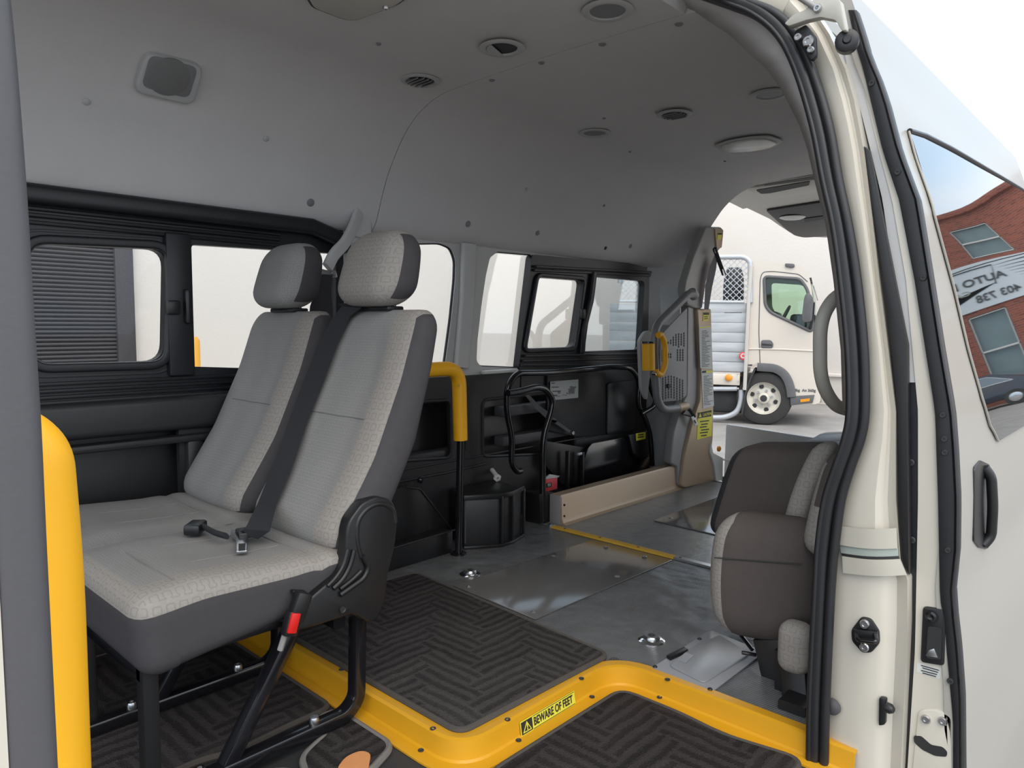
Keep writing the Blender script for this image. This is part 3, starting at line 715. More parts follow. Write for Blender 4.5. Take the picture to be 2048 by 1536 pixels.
zs = sorted(set([-.32+i*.04 for i in range(48)])); zs = [z for z in zs if z <= 1.545]
def skin(name, x0, x1, nx, ofs, m, th=.03):
    verts = []; faces = []
    for off in (0, th):
        for z in zs:
            for i in range(nx+1): verts.append((x0+(x1-x0)*i/nx, door_y(z)-ofs+off, z))
    K = nx+1; R = K*len(zs)
    for i in range(len(zs)-1):
        for j in range(nx): q = i*K+j; faces += [(q,q+1,q+K+1,q+K), (R+q,R+q+K,R+q+K+1,R+q+1)]
        q = i*K; faces += [(q,q+K,R+q+K,R+q)]; q = i*K+nx; faces += [(q,R+q,R+q+K,q+K)]
    for j in range(nx): q = j; faces += [(q,R+q,R+q+1,q+1)]; q = (len(zs)-1)*K+j; faces += [(q,q+1,R+q+1,R+q)]
    return raw(name, verts, faces, m, door, 60)
# smooth the sampled profile a little so the panel reads as pressed steel
_sm = []
for z in [(-.40+.02*i) for i in range(100)]:
    w = [(z+d, math.exp(-(d/.016)**2)) for d in [k*.01 for k in range(-8,9)]]; _sm.append((z, sum(lerp(_dp, a)*b for a, b in w)/sum(b for a, b in w)))
_dp = _sm
_gl = []
for z in [(-.40+.02*i) for i in range(100)]:
    w = [(z+d, math.exp(-(d/.09)**2)) for d in [k*.02 for k in range(-10,11)]]; _gl.append((z, sum(lerp(_sm, a)*b for a, b in w)/sum(b for a, b in w)))
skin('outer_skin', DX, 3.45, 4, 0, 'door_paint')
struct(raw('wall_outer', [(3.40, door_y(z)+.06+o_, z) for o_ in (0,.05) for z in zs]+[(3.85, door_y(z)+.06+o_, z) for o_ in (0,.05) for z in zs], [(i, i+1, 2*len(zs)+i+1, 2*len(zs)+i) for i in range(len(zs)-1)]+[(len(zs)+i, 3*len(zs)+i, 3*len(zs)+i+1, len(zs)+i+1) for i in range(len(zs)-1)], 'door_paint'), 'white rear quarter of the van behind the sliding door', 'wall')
def strip(name, LTab, RTab, v0, v1, x, th, m, n=40, bulge=0.):
    verts = []; faces = []
    for off in (0, th):
        for i in range(n+1):
            v = v0+(v1-v0)*i/n; a, b = interp(LTab, v), interp(RTab, v)
            for k, d in ((0,0), (.5,-bulge), (1,0)): verts.append(PX(a+(b-a)*k, v, x+d)+Vector((off,0,0)))
    R = 3*(n+1)
    for i in range(n):
        for j in range(2): q = 3*i+j; faces += [(q,q+1,q+4,q+3), (R+q,R+q+3,R+q+4,R+q+1)]
        q = 3*i; faces += [(q,q+3,R+q+3,R+q)]; q = 3*i+2; faces += [(q,R+q,R+q+3,q+3)]
    return raw(name, verts, faces, m, door, 60)
strip('edge_panel', CC, DD, 1640, 100, DX+.004, .03, 'cream_paint', 60)
ws = strip('weatherstrip', [(v,u-2) for v,u in DD], EE, 1640, 20, DX-.002, .03, 'rubber', 60, .004)
strip('weatherstrip_lip', [(v,u-7) for v,u in EE], [(v,u+2) for v,u in EE], 1640, 20, DX-.006, .02, 'grey_rubber' if False else 'rubber', 60, .004)
GL = [(767,1806),(560,1788),(400,1765),(300,1741),(200,1716),(120,1690)]
strip('inner_trim', GL, CC, 765, 110, DX+.006, .02, 'grey_trim', 30)
BL = [(1640,1803),(1536,1805),(1300,1815),(1200,1815),(1150,1800),(1120,1797),(1000,1796),(900,1792),(870,1800),(822,1808),(765,1806)]
strip('inner_seal', BL, CC, 1640, 766, DX+.008, .02, 'rubber', 40)
for u, v in ((1822,925), (1824,1080)): bolt('screw', PX(u, v, DX+.004), (-1,0,0), .007, .004, 'truck_dark', door)
for u, v in ((1744,167), (1796,345), (1847,556), (1886,830), (1889,878), (1890,905), (1896,1100), (1901,1362)): bolt('clip', PX(u, v, DX-.004), (-1,0,0), .006, .004, 'truck_dark', door)
# latch pocket, sticker, catch plate
lk = prism('latch_pocket', fillet([PX(u,v,DX-.002) for u,v in ((1845,1213),(1892,1220),(1889,1333),(1840,1325))], .008, 4, True), (.01,0,0), 'black_plastic', door, .003)
lathe('lock_button', [(0,-.002), (.010,-.002), (.010,.005), (.006,.007), (0,.004)], PX(1863,1232,DX-.004), (-1,0,0), 'black_enamel', lk, 16)
prism('latch_recess', fillet([PX(u,v,DX-.004) for u,v in ((1856,1252),(1884,1256),(1882,1320),(1852,1316))], .005, 3, True), (.003,0,0), 'ink', lk)
prism('latch_tongue', [PX(u,v,DX-.006) for u,v in ((1858,1300),(1868,1297),(1876,1316),(1850,1312))], (.004,0,0), 'steel', lk, .001)
sk = prism('sticker', [PX(u,v,DX+.0035) for u,v in ((1834,1325),(1882,1338),(1880,1358),(1833,1344))], (.001,0,0), 'paper', door)
for i in range(4): prism('print_line', [PX(u,v,DX+.0025) for u,v in ((1842+i%2*3,1330+i*5),(1878-i*2,1340+i*4.2),(1878-i*2,1341.6+i*4.2),(1842+i%2*3,1331.8+i*5))], (.0006,0,0), 'ink', sk)
ca = prism('catch_plate', fillet([PX(u,v,DX) for u,v in ((1836,1420),(1870,1418),(1905,1432),(1907,1560),(1822,1560))], .012, 4, True), (.008,0,0), 'cream_paint', door, .003)
prism('catch_slot', fillet([PX(u,v,DX-.001) for u,v in ((1827,1472),(1842,1472),(1862,1490),(1885,1494),(1895,1504),(1893,1514),(1870,1512),(1845,1500),(1828,1485))], .004, 3, True), (.004,0,0), 'ink', ca)
for u in (1852, 1886): bolt('bolt', PX(u,1438 if u == 1852 else 1442,DX-.001), (-1,0,0), .0085, .005, 'steel', ca, 16)
# glass, following the panel
gp = [(1900,300),(1826,263),(1815,268),(1838,345),(1865,433),(1905,580),(1933,700),(1960,795),(1976,850),(1992,878),(2048,872)]
tl, bl = PS(1818,266), PS(1995,880)
left = sorted([(p.z, p.x) for p in (PS(u, v) for u, v in gp[2:10])])
zt, zb = PS(2040,379).z, bl.z
topx = sorted([(p.x, p.z) for p in (PS(u, v) for u, v in ((1818,264),(1826,263),(1900,299),(1970,339),(2040,379)))])
verts = []; faces = []; xs_n = 10; rows = 26; XR = 3.32
for i in range(rows+1):
    for j in range(xs_n+1):
        # bottom edge to top edge, column by column
        t = i/rows
        z = zb + (max(zt, tl.z)-zb)*t; x0 = lerp(left, z)
        x = x0 + (XR-x0)*j/xs_n; zz_ = min(z, lerp(topx, x))
        verts.append((x, lerp(_gl, zz_)-.006, zz_))
K = xs_n+1
for i in range(rows):
    for j in range(xs_n): q = i*K+j; faces.append((q,q+1,q+K+1,q+K))
gl = raw('window_pane', verts, faces, 'door_glass', door, 60); lab(gl, 'dark reflective sliding door glass')
rimp = [Vector((lerp(left, zb+(tl.z-zb)*i/30), 0, zb+(tl.z-zb)*i/30)) for i in range(31)] + [Vector((x, 0, lerp(topx, x))) for x in [tl.x+(XR-tl.x)*i/14 for i in range(1,15)]]
sweep('window_gasket', [Vector((p.x, door_y(p.z)-.005, p.z)) for p in rimp[30:]], circ(.0055, 8), 'rubber', door, up=(0,-1,0))
sweep('window_gasket', [Vector((p.x, door_y(p.z)-.004, p.z)) for p in rimp[:31]], circ(.0025, 6), 'door_paint', door, up=(0,-1,0))
# handle
c0, c1 = PS(1960,925), PS(1963,1095); ym = (c0.y+c1.y)/2
hd = prism('handle_dish', fillet([Vector((p.x, door_y(p.z)-.004, p.z)) for p in (PS(u,v) for u,v in ((1945,935),(1958,920),(1975,928),(1984,950),(1983,1075),(1970,1098),(1955,1095),(1944,1080)))], .01, 4, True), (0,.006,0), 'black_plastic', door, .002); lab(hd, 'black door handle')
hx = PS(1972,1010)
tube('handle_grip', [PS(1966,935)+Vector((0,-.002,0)), PS(1968,952)+Vector((0,-.013,0)), PS(1969,1010)+Vector((0,-.015,0)), PS(1968,1070)+Vector((0,-.013,0)), PS(1964,1090)+Vector((0,-.002,0))], .010, 'black_plastic', hd, .02, 12)
# ---- front edge of the opening: grey seal and pale body edge
GE = [(-60,3),(0,10),(150,25),(400,45),(640,60),(860,75),(1107,87),(1536,110),(1640,116)]
bp = struct(thing('trim_6', 'soft grey rubber seal on the front edge of the door opening', 'seal', PY(50,1500,.45)))
pts = [PY(u-53, v, .46) for v, u in GE]
sweep('seal_lip', catmull(pts, 4), rrect(.027,.024,.010,5), 'grey_rubber', bp, up=(0,-1,0))
sweep('seal_bulb', catmull([PY(u-20, v, .475) for v, u in GE], 4), circ(.006, 10), 'grey_rubber', bp, up=(0,-1,0))
verts = [PY(u-150, v, .45) for v, u in GE]+[PY(u-92, v, .45) for v, u in GE]+[PY(u-150, v, .45)+Vector((0,.05,0)) for v, u in GE]+[PY(u-92, v, .45)+Vector((0,.05,0)) for v, u in GE]
n_ = len(GE); faces = [(i,i+1,n_+i+1,n_+i) for i in range(n_-1)]+[(2*n_+i,3*n_+i,3*n_+i+1,2*n_+i+1) for i in range(n_-1)]+[(n_+i,n_+i+1,3*n_+i+1,3*n_+i) for i in range(n_-1)]
raw('pillar_edge', verts, faces, 'cream_paint', bp)
# yellow rail right behind it
yr = thing('grab_rail', 'thick yellow padded grab rail at the front edge of the doorway', 'grab rail', (.2,.62,LOW))
yy = .64
tube('grip', [PY(106,1700,yy), PY(84,1150,yy), PY(60,893,yy), PY(-70,868,yy), Vector((-.62,yy,PY(-70,868,yy).z))], .0285, 'yellow_grip', yr, .10, 24, fn=14)
lathe('wall_flange', [(0,0), (.045,0), (.045,.012), (0,.012)], Vector((-.632,yy,PY(-70,868,yy).z)), (1,0,0), 'black_enamel', yr, 18)
tube('post', [PY(106,1700,yy), Vector((PY(106,1700,yy).x, yy, LOW))], .016, 'black_enamel', yr, 0, 14)
# ================================================================= DOUBLE SEAT
seat = thing('double_seat', 'grey patterned double passenger seat with two headrests', 'seat', (.8,1.69,LOW))
XF = [(.34,.826), (.37,.835), (.414,.850), (.552,.940), (.725,1.022), (.861,1.070), (.90,1.082)]
XRr = [(.37,.975), (.448,1.001), (.583,1.071), (.756,1.122), (.85,1.141), (.90,1.148)]
def backrest(y0, y1, name='backrest'):
    yc, w = (y0+y1)/2, y1-y0
    def fn(p):
        c = (p.z+.26)/.52; z = .350+c*.536; a = (p.x+.07)/.14
        xf = lerp(XF, z); xr = lerp(XRr, z)
        k = max(0., 1-abs(p.y)/(w*.30)); s = min(1, k*2.2)
        if a < .5: xf += .012*s*min(1, c*6)*min(1, (1-c)*6)
        wy = p.y*(.985-.02*c**3+.035*math.sin(math.pi*min(1, c*1.3)**.8)*(1-c)-.03*(1-c)**6)
        bul = .012*(1-(2*p.y/w)**2)
        return (xf+(xr-xf)*a - (bul if a < .5 else -bul*.5), yc+wy, z)
    def mf(c, n):
        if abs(c.y) < w/2-.008 and (c.x < -.045 or (c.z > .2599 and c.x < .03)) and c.z > -.255: return 1 if c.y < -w*.26 else 0
        return 2
    b = rbox(name, (.14, w, .52), .055, fn, ['cloth_fine','cloth_bold','side_fabric'], seat, (8,22,28), mf)
    pts = []
    for c in [i/14 for i in range(15)]:
        p = fn(Vector((-.07, -w*.28, -.26+.03+c*.46))); pts.append(Vector(p)+Vector((-.0005,0,0)))
    # stitched lines
    mid = [Vector(fn(Vector((-.07, w*t, .012+.008*abs(t)))))+Vector((-.0008,0,0)) for t in (-.28,-.14,0,.14,.28)]
    tube('seam', mid, .0014, 'stitching', b, 0, 6)
    pipe = [Vector(fn(Vector((-.055, -w/2+.012, -.22+c*.43)))) for c in [i/10 for i in range(11)]]
    return b
bn = backrest(1.275, 1.685); bf = backrest(1.71, 2.102)
def headrest(yc):
    def fn(p):
        c = (p.z+.0925)/.185; z = .894+c*.187; tw = 1.03-.20*abs(2*c-1)**2.5-.07*c
        lean = .045*(z-.9)/.19
        th = 1-.25*c
        return (1.083+lean+p.x*th*1.05-.012*(1-(p.y/.118)**2)*(1 if p.x < 0 else 0), yc+p.y*tw, z)
    def mf(c, n):
        if c.x > .059: return 1
        if abs(c.y) > .119 and c.x > -.030: return 1
        if abs(c.y) > .105 and c.z > .092 and c.x > -.03: return 1
        return 0
    h = rbox('headrest', (.12,.24,.185), .056, fn, ['cloth_bold' if yc < 1.6 else 'cloth_fine','side_fabric'], seat, (10,14,14), mf)
    for s in (-.05, .05): tube('headrest_post', [(1.105, yc+s, .86), (1.105, yc+s, .91)], .006, 'black_enamel', h, 0, 8)
    box('headrest_collar', (1.10, yc, .889), (.05,.13,.012), 'black_plastic', h, .004)
headrest(1.478); headrest(1.915)
# bench cushion
def cfn(p):
    a = (p.x+.26)/.52; x = .432+a*.50; c = (p.z+.09)/.18
    zb = .212+.062*a; zt = lerp([(0,.372),(.25,.382),(.6,.370),(.78,.372),(.9,.362),(1,.35)], a)
    y = 1.6875+p.y
    s = abs(p.y); g = 0.
    if c > .6:
        g += .010*math.exp(-(p.y/.03)**2)            # dip between the two places
        g += .007*max(0, 1-abs(s-.205)/.12)*math.exp(-((a-.5)/.32)**2)
        g += .006*math.exp(-((a-.735)/.03)**2)
    fl = .02*(1-c)*(1 if a < .15 else 0)
    return (x+fl, y+(.02 if p.y < 0 else -.02)*(1-c)*.6, zb+(zt-zb)*c-g)
def cmf(c, n):
    if c.z > .055: return 1 if (c.y < -.33 or c.x < -.23) else 0
    return 2
cu = rbox('cushion', (.52,.825,.18), .042, cfn, ['cloth_fine','cloth_bold','side_fabric'], seat, (26,34,8), cmf)
def ctop(x, y): return Vector(cfn(Vector(((x-.432)/.50*.52-.26, y-1.6875, .0895))))+Vector((0,0,.0006))
for y in (1.42, 1.56, 1.82, 1.95): tube('seam', [ctop(x, y) for x in (.52,.6,.7,.78)], .0012, 'stitching', cu, 0, 6)
for xs_ in (.52, .795): tube('seam', [ctop(xs_, y) for y in (1.33,1.42,1.56,1.69,1.82,1.95,2.05)], .0012, 'stitching', cu, 0, 6)
tube('seam', [ctop(x, 1.688) for x in (.47,.55,.65,.75,.85)], .0012, 'stitching', cu, 0, 6)
# recliner cover on the aisle side
yo = 1.262
rc = prism('recliner_cover', fillet([PY(u,v,yo) for u,v in ((700,1040),(725,1006),(755,992),(785,1000),(797,1030),(791,1090),(777,1150),(770,1205),(757,1238),(738,1247),(722,1236),(708,1228),(640,1250),(578,1268),(600,1215),(640,1180),(676,1150),(692,1110),(694,1065))], .012, 4, True), (0,.035,0), 'black_plastic', seat, .008, seg=3)
tube('cover_ridge', [PY(u,v,yo+.003) for u,v in ((722,1120),(712,1080),(714,1040),(735,1014),(762,1005),(786,1018),(790,1045))], .006, 'black_plastic', rc, .03, 10)
tube('lever_rib', [PY(u,v,yo-.002) for u,v in ((696,1098),(688,1130),(672,1155),(655,1172))], .005, 'black_plastic', rc, .03, 10)
tube('lever_rib', [PY(u,v,yo-.002) for u,v in ((708,1100),(700,1132),(686,1158),(666,1177))], .006, 'black_plastic', rc, .03, 10)
tube('lever', [PY(u,v,yo-.004) for u,v in ((725,1112),(738,1134),(728,1156),(680,1190))], .006, 'black_plastic', rc, .02, 10)
tube('lever_rib', [PY(u,v,yo-.002) for u,v in ((722,1142),(704,1160),(680,1178))], .005, 'black_plastic', rc, .02, 10)
lathe('screw_hole', [(0,.0), (.008,.0), (.008,.002), (.005,-.001), (0,-.001)], PY(685,1218,yo-.001), (0,-1,0), 'ink', rc, 14)
box('trim_clip', PY(596,1183,1.272), (.03,.012,.006), 'black_plastic', rc, .002, Matrix.Rotation(.3,3,'Y'))
# frame: two side frames of square tube
sq = rrect(.030,.034,.006,2)
for y, sc in ((1.315,0), (1.66,1)):
    rail = [PY(715,1235,1.315), PY(713,1395,1.315), PY(690,1448,1.315), Vector((.60,1.315,LOW+.03)), Vector((.46,1.315,LOW+.03))]
    rail[2].z = LOW+.03; rail = [Vector((p.x, y, p.z)) for p in rail]
    sweep('leg', fillet(rail, .05, 7), sq, 'black_enamel', seat, up=(0,1,0))
    sweep('leg', [Vector((PY(590,1262,1.31).x, y+.002, .225)), Vector((.60, y+.002, LOW+.03))], sq, 'black_enamel', seat, up=(0,1,0))
    sweep('leg', [Vector((.475, y+.03, .24)), Vector((.475, y+.03, LOW+.02))], sq, 'black_plastic', seat, up=(0,1,0))
    for xb in (.795, .55): bolt('bolt', (xb, y-.004, LOW+.047), (0,0,1), .011, .012, 'steel', seat, 14)
sweep('cross_bar', [(.475,1.34,.215), (.475,2.05,.215)], sq, 'black_enamel', seat, up=(0,0,1)); sweep('cross_bar', [(.86,1.31,.205), (.86,2.05,.205)], sq, 'black_enamel', seat, up=(0,0,1))
box('underpan', (.67,1.69,.228), (.40,.70,.02), 'black_plastic', seat, .005)
# buckle with red button on the aisle side
bu = box('buckle', PY(598,1214,1.255), (.034,.024,.060), 'black_plastic', seat, .006, Matrix.Rotation(.42,3,'Y'))
box('buckle_body', PY(583,1246,1.256), (.030,.022,.050), 'black_plastic', bu, .005, Matrix.Rotation(.30,3,'Y')); box('buckle_button', PY(587,1246,1.246), (.020,.010,.040), 'red_plastic', bu, .003, Matrix.Rotation(.30,3,'Y'))
tube('buckle_stalk', [PY(572,1262,1.262), PY(560,1300,1.268)], .006, 'silver_grey', bu, 0, 8)
# shoulder belt across the aisle place
def onback(u, v, d=.0):
    p = PX(u, v, 1.0)
    for _ in range(30): p = PX(u, v, .5*p.x+.5*(lerp(XF, max(.38, min(.9, p.z)))-.010-d))
    return p
pr = [((683,613),(722,615)), ((662,640),(699,633)), ((636,690),(673,690)), ((608,760),(645,765)), ((578,840),(613,845)), ((546,930),(582,938)), ((516,1005),(551,1010)), ((492,1055),(537,1062)), ((468,1062),(512,1075))]
def ribbon(name, pairs, th, m, par):
    n = len(pairs); verts = []; faces = []
    for off in (0, 1):
        for a, b in pairs: verts += [Vector(a)+Vector((th*off,0,-th*.3*off)), Vector(b)+Vector((th*off,0,-th*.3*off))]
    R = 2*n
    for i in range(n-1):
        q = 2*i; faces += [(q,q+1,q+3,q+2), (R+q,R+q+2,R+q+3,R+q+1), (q,q+2,R+q+2,R+q), (q+1,R+q+1,R+q+3,q+3)]
    faces += [(0,R,R+1,1), (R-2,R-1,2*R-1,2*R-2)]
    return raw(name, verts, faces, m, par)
pp = [(onback(*a, .014), onback(*b, .010)) for a, b in pr[:7]]
pp = [(Vector((1.15,1.63,.900)), Vector((1.15,1.585,.900))), (Vector((1.075,1.628,.904)), Vector((1.075,1.583,.904)))] + pp + [(PZ(490,1058,.405), PZ(538,1062,.408)), (PZ(470,1066,.385), PZ(514,1078,.385))]
belt = ribbon('seat_belt', pp, .002, 'webbing', seat); lab(belt, 'black shoulder belt down the near seat back')
tg = prism('tongue', fillet([PZ(u,v,.378) for u,v in ((462,1064),(512,1064),(510,1074),(497,1080),(495,1106),(472,1108),(472,1082),(462,1072))], .004, 3, True), (0,0,.006), 'steel', belt, .001)
prism('tongue_slot', [PZ(u,v,.3845) for u,v in ((477,1088),(491,1087),(490,1101),(477,1102))], (0,0,.0008), 'ink', belt)
box('tongue_cover', PZ(487,1066,.388), (.028,.05,.014), 'black_plastic', belt, .004, Matrix.Rotation(-.3,3,'Z'))
bk = thing('belt_buckle', 'black seat belt buckle lying on the middle of the seat cushion', 'belt buckle', PZ(400,1058,.40))
rot = Matrix.Rotation(-.75,3,'Z')
box('housing', PZ(391,1055,.392), (.036,.056,.024), 'black_plastic', bk, .006, rot)
tube('stalk', [PZ(405,1052,.393), PZ(430,1066,.392), PZ(452,1072,.390)], .012, 'webbing', bk, .02, 10, ry=.006)
# wall mounted belt guide above the far headrest gap
gd = thing('belt_guide', 'grey plastic seat belt guide arm on the window pillar', 'belt guide', PY(715,425,2.09))
sweep('arm', catmull([PY(718,418,2.10), PY(708,450,2.07), PY(690,485,2.03), PY(668,510,2.0), PY(655,535,1.99)], 5), rrect(.042,.018,.008,4), 'grey_trim', gd, up=(.3,-1,0))
box('mount', PY(722,445,2.115), (.075,.03,.11), 'grey_trim', gd, .012)
lp = prism('loop', fillet([PY(u,v,1.985) for u,v in ((630,532),(652,540),(672,540),(676,555),(660,556),(632,550))], .006, 3, True), (0,.008,0), 'steel', gd, .002)
bolt('bolt', PY(640,541,1.982), (0,-1,0), .008, .004, 'steel', lp); bolt('bolt', PY(668,547,1.982), (0,-1,0), .008, .004, 'steel', lp)
b2 = thing('seat_belt', 'black belt hanging from the grey guide behind the far headrest', 'seat belt', PY(640,615,1.95))
ribbon('webbing', [(PY(644,548,1.98), PY(664,550,1.98)), (PY(632,580,1.97), PY(662,582,1.97)), (PY(620,612,1.96), PY(664,616,1.96)), (PY(612,700,1.95), PY(664,705,1.95))], .002, 'webbing', b2)
# dark housing under the far end of the seat
o = rbox('wheel_housing', (.26,.24,.22), .05, lambda p: (p.x+.26, p.y+1.93, p.z+LOW+.125), 'black_plastic', None, (8,8,8)); tag(o, 'rounded black plastic housing on the floor under the far end of the seat', 'housing')
# ================================================================= FOLDED SEAT behind the jamb
fs = thing('folding_seat', 'folded grey brown seat tucked behind the door jamb', 'seat', (1.7,.66,0))
def place(c, s): return lambda p: (c[0]+p.x, c[1]+p.y, c[2]+p.z)
def cushion1(p):
    t = p.z/.155; taper = 1-.16*t*t
    return (1.70+p.x*(1-.2*t*t)-.03*(p.y/.13), .712+p.y*taper, .237+p.z*1.0)
rbox('cushion', (.15,.262,.315), .068, cushion1, ['brown_fabric','cloth_bold'], fs, (10,14,14), lambda c, n: 1 if (c.y > .082 and c.x < .074) else 0)
tube('seam', [Vector(cushion1(Vector((-.0755,y,.058-.09*(y+.0))))) + Vector((-.002,0,0)) for y in (-.10,-.05,0,.05,.10)], .0015, 'ink', fs, 0, 6)
b1 = PX(1548,985,1.96)
def back1(p):
    t = (p.z+.14)/.28
    return (b1.x+p.x*(1-.1*t)+.02*t, b1.y+p.y*(1-.12*t*t)-.05*t+.02, b1.z+p.z-.10*(p.y)*t)
rbox('backrest', (.20,.30,.28), .05, back1, ['brown_fabric','webbing'], fs, (10,16,14), lambda c, n: 1 if c.y > .12 else 0)
b2_ = PX(1607,1000,1.80)
def back2(p):
    t = (p.z+.14)/.28
    return (b2_.x+p.x+.06*t*t, b2_.y+p.y-.055*t*t+.02, b2_.z+p.z)
rbox('backrest_edge', (.08,.055,.29), .027, back2, 'cloth_bold', fs, (6,6,12))
b3 = PX(1655,1010,1.68)
def back3(p):
    t = (p.z+.12)/.24
    return (b3.x+p.x+.05*t*t, b3.y+p.y*(1-.25*t*t)-.02*t, b3.z+p.z)
rbox('headrest', (.10,.10,.24), .045, back3, ['cloth_bold','brown_fabric'], fs, (6,8,14), lambda c, n: 1 if c.z > .01 and abs(c.y) < .042 or c.z > .1 else 0)
rbox('seat_flap', (.07,.075,.12), .03, lambda p: (PX(1592,1282,1.62).x+p.x, PX(1592,1282,1.62).y+p.y, .118+p.z), 'cloth_bold', fs, (5,6,8))
prism('bracket', [PX(u,v,1.66) for u,v in ((1505,1280),(1560,1280),(1560,1398),(1532,1398))], (.05,0,0), 'black_plastic', fs, .003)
prism('bracket', [PX(u,v,1.62) for u,v in ((1548,1300),(1625,1310),(1625,1420),(1548,1425))], (.06,0,0), 'black_plastic', fs, .003)
sweep('leg', [(1.64,.62,.10), (1.62,.60,.0)], rrect(.06,.05,.006,2), 'black_plastic', fs, up=(1,0,0))
sweep('floor_rail', [(1.54,.585,.012), (2.1,.60,.012)], rrect(.06,.022,.004,2), 'black_plastic', fs, up=(0,0,1))
tube('release_lever', [PX(1505,1300,1.68), PX(1480,1268,1.70)], .005, 'black_enamel', fs, 0, 8); tube('release_lever', [PX(1512,1310,1.68), PX(1484,1305,1.66)], .005, 'black_enamel', fs, 0, 8)
prism('top_bracket', [PX(u,v,2.05) for u,v in ((1615,882),(1640,868),(1700,866),(1700,884))], (.05,0,0), 'galv', fs, .002)
# D-shaped grab handle inside the near pillar
gh = thing('grab_bar', 'beige D-shaped grab bar beside the rear opening', 'grab bar', PY(1690,840,.60))
tube('handle', [PY(1720,585,.585), PY(1672,588,.60), PY(1640,640,.61), PY(1640,760,.61), PY(1668,812,.60), PY(1725,828,.585)], .0155, 'beige_plastic', gh, .06, 16, fn=10)
for v in (585, 828): box('mount', PY(1722, v, .575), (.03,.04,.05), 'beige_plastic', gh, .01)

# ================================================================= YELLOW-TOPPED POST behind the seat
gp_ = thing('grab_post', 'black floor post with a yellow padded elbow behind the double seat', 'grab rail', PZ(917,1108,0))
yq = PZ(917,1108,0).y
tube('grip', [PY(820,742,yq), PY(918,736,yq), PY(921,880,yq)], .0265, 'yellow_grip', gp_, .07, 18, fn=10); 
tube('post', [PY(921,878,yq), PY(917,1108,yq)], .0135, 'black_enamel', gp_, 0, 14)
lathe('foot', [(0,0), (.03,0), (.03,.006), (.016,.010), (0,.010)], PZ(917,1108,0), (0,0,1), 'black_enamel', gp_, 18)
text('stamp', 'vv', .02, PY(917,770,yq-.028), (1,0,0), (0,0,1), 'yellow_old', gp_, 'CENTER')
# black kick panel and wheel arch box
kp = thing('kick_panel', 'black plastic kick panel at the floor behind the seat', 'panel', PY(860,1130,1.96))
prism('lower_panel', [PY(u,v,1.96) for u,v in ((690,1127),(906,1062),(905,1110),(690,1186))], (0,.14,0), 'black_plastic', kp, .004)
prism('upper_panel', fillet([PY(u,v,2.03) for u,v in ((690,1000),(812,974),(840,977),(874,1014),(903,1058),(690,1122))], .01, 4, True), (0,.08,0), 'black_plastic', kp, .004)
tube('edge_bead', [PY(u,v,2.028) for u,v in ((812,974),(841,978),(903,1058))], .003, 'dark_trim', kp, .01, 6); tube('edge_bead', [PY(u,v,1.958) for u,v in ((690,1125),(912,1059))], .0035, 'dark_trim', kp, 0, 6)
lathe('knob', [(0,0), (.011,0), (.011,.012), (.005,.018), (0,.018)], PY(839,960,2.10), (0,-1,0), 'black_enamel', kp, 14)
wa = thing('wheel_arch_box', 'black moulded wheel arch box standing on the rubber floor', 'box', PZ(985,1098,0))
pl = [PZ(926,1098,0), PZ(1000,1093,0), PZ(1022,1086,0), PZ(1044,1072,0)]; pl += [Vector((pl[-1].x+.04, 2.115, 0)), Vector((pl[0].x+.07, 2.115, 0))]
hA = PY(1000,992,pl[1].y).z
prism('body', fillet(pl, .012, 4, True), (0,0,hA), 'black_plastic', wa, .006)
prism('face_panel', [PY(928,1000,pl[0].y-.001), PY(996,997,pl[0].y-.001), PY(996,1084,pl[0].y-.001), PY(928,1087,pl[0].y-.001)], (0,-.005,0), 'grey_rubber', wa, .003)
sweep('base_rib', [p+Vector((0,-.004,.006)) for p in pl[:4]], rrect(.02,.014,.004,2), 'black_plastic', wa, up=(0,0,1)); sweep('top_rib', [p+Vector((0,-.004,hA)) for p in pl[:4]], rrect(.012,.02,.004,2), 'black_plastic', wa, up=(0,0,1))
for p in pl[1:4]: box('corner_rib', p+Vector((.002,-.006,hA/2)), (.012,.010,hA), 'black_plastic', wa, .003)
ck = thing('wall_clip', 'white plastic clip on the trim above the wheel arch box', 'clip', PY(990,945,2.09))
tube('shank', [PY(984,940,2.12), PY(993,952,2.07)], .010, 'white_plastic', ck, 0, 12); lathe('nut', [(.006,-.004), (.017,-.004), (.017,.006), (.006,.008), (.006,-.004)], PY(994,955,2.065), (-.4,-1,-.2), 'white_plastic', ck, 6, 20)

# ================================================================= LIFT STOWED AGAINST THE FAR SIDE
def Q(u, v, y): return PY(960+u/4.267, 720+v/4.267, y)
def qp(pts, y): return [Q(u, v, y) for u, v in pts]
rl = thing('tube_rail', 'black tubular steel safety rail along the far wall', 'rail', Q(300,960,2.05))
tube('rail', qp(((350,945),(318,955),(268,890),(275,650),(228,450),(228,240),(305,112),(600,108),(1120,58),(1290,66),(1362,170),(1345,385),(1410,490),(1455,640),(1470,900)), 2.02), .0130, 'black_enamel', rl, .05, 12)
tube('brace', qp(((1355,230),(1435,160),(1440,110)), 2.0), .011, 'black_enamel', rl, .02, 10); tube('brace', qp(((1440,110),(1455,240),(1503,345),(1480,400),(1375,462)), 2.0), .0125, 'black_enamel', rl, .03, 10)
tube('bracket', qp(((350,105),(345,235)), 2.02), .003, 'black_enamel', rl, 0, 8)
lp = thing('tube_hoop', 'inner black steel hoop standing on the floor by the lift base', 'rail', Q(540,1390,1.95))
tube('hoop', qp(((238,282),(330,268),(480,228),(560,245),(622,340),(608,440),(545,640),(535,800),(535,1380)), 1.97), .0140, 'black_enamel', lp, .06, 12)
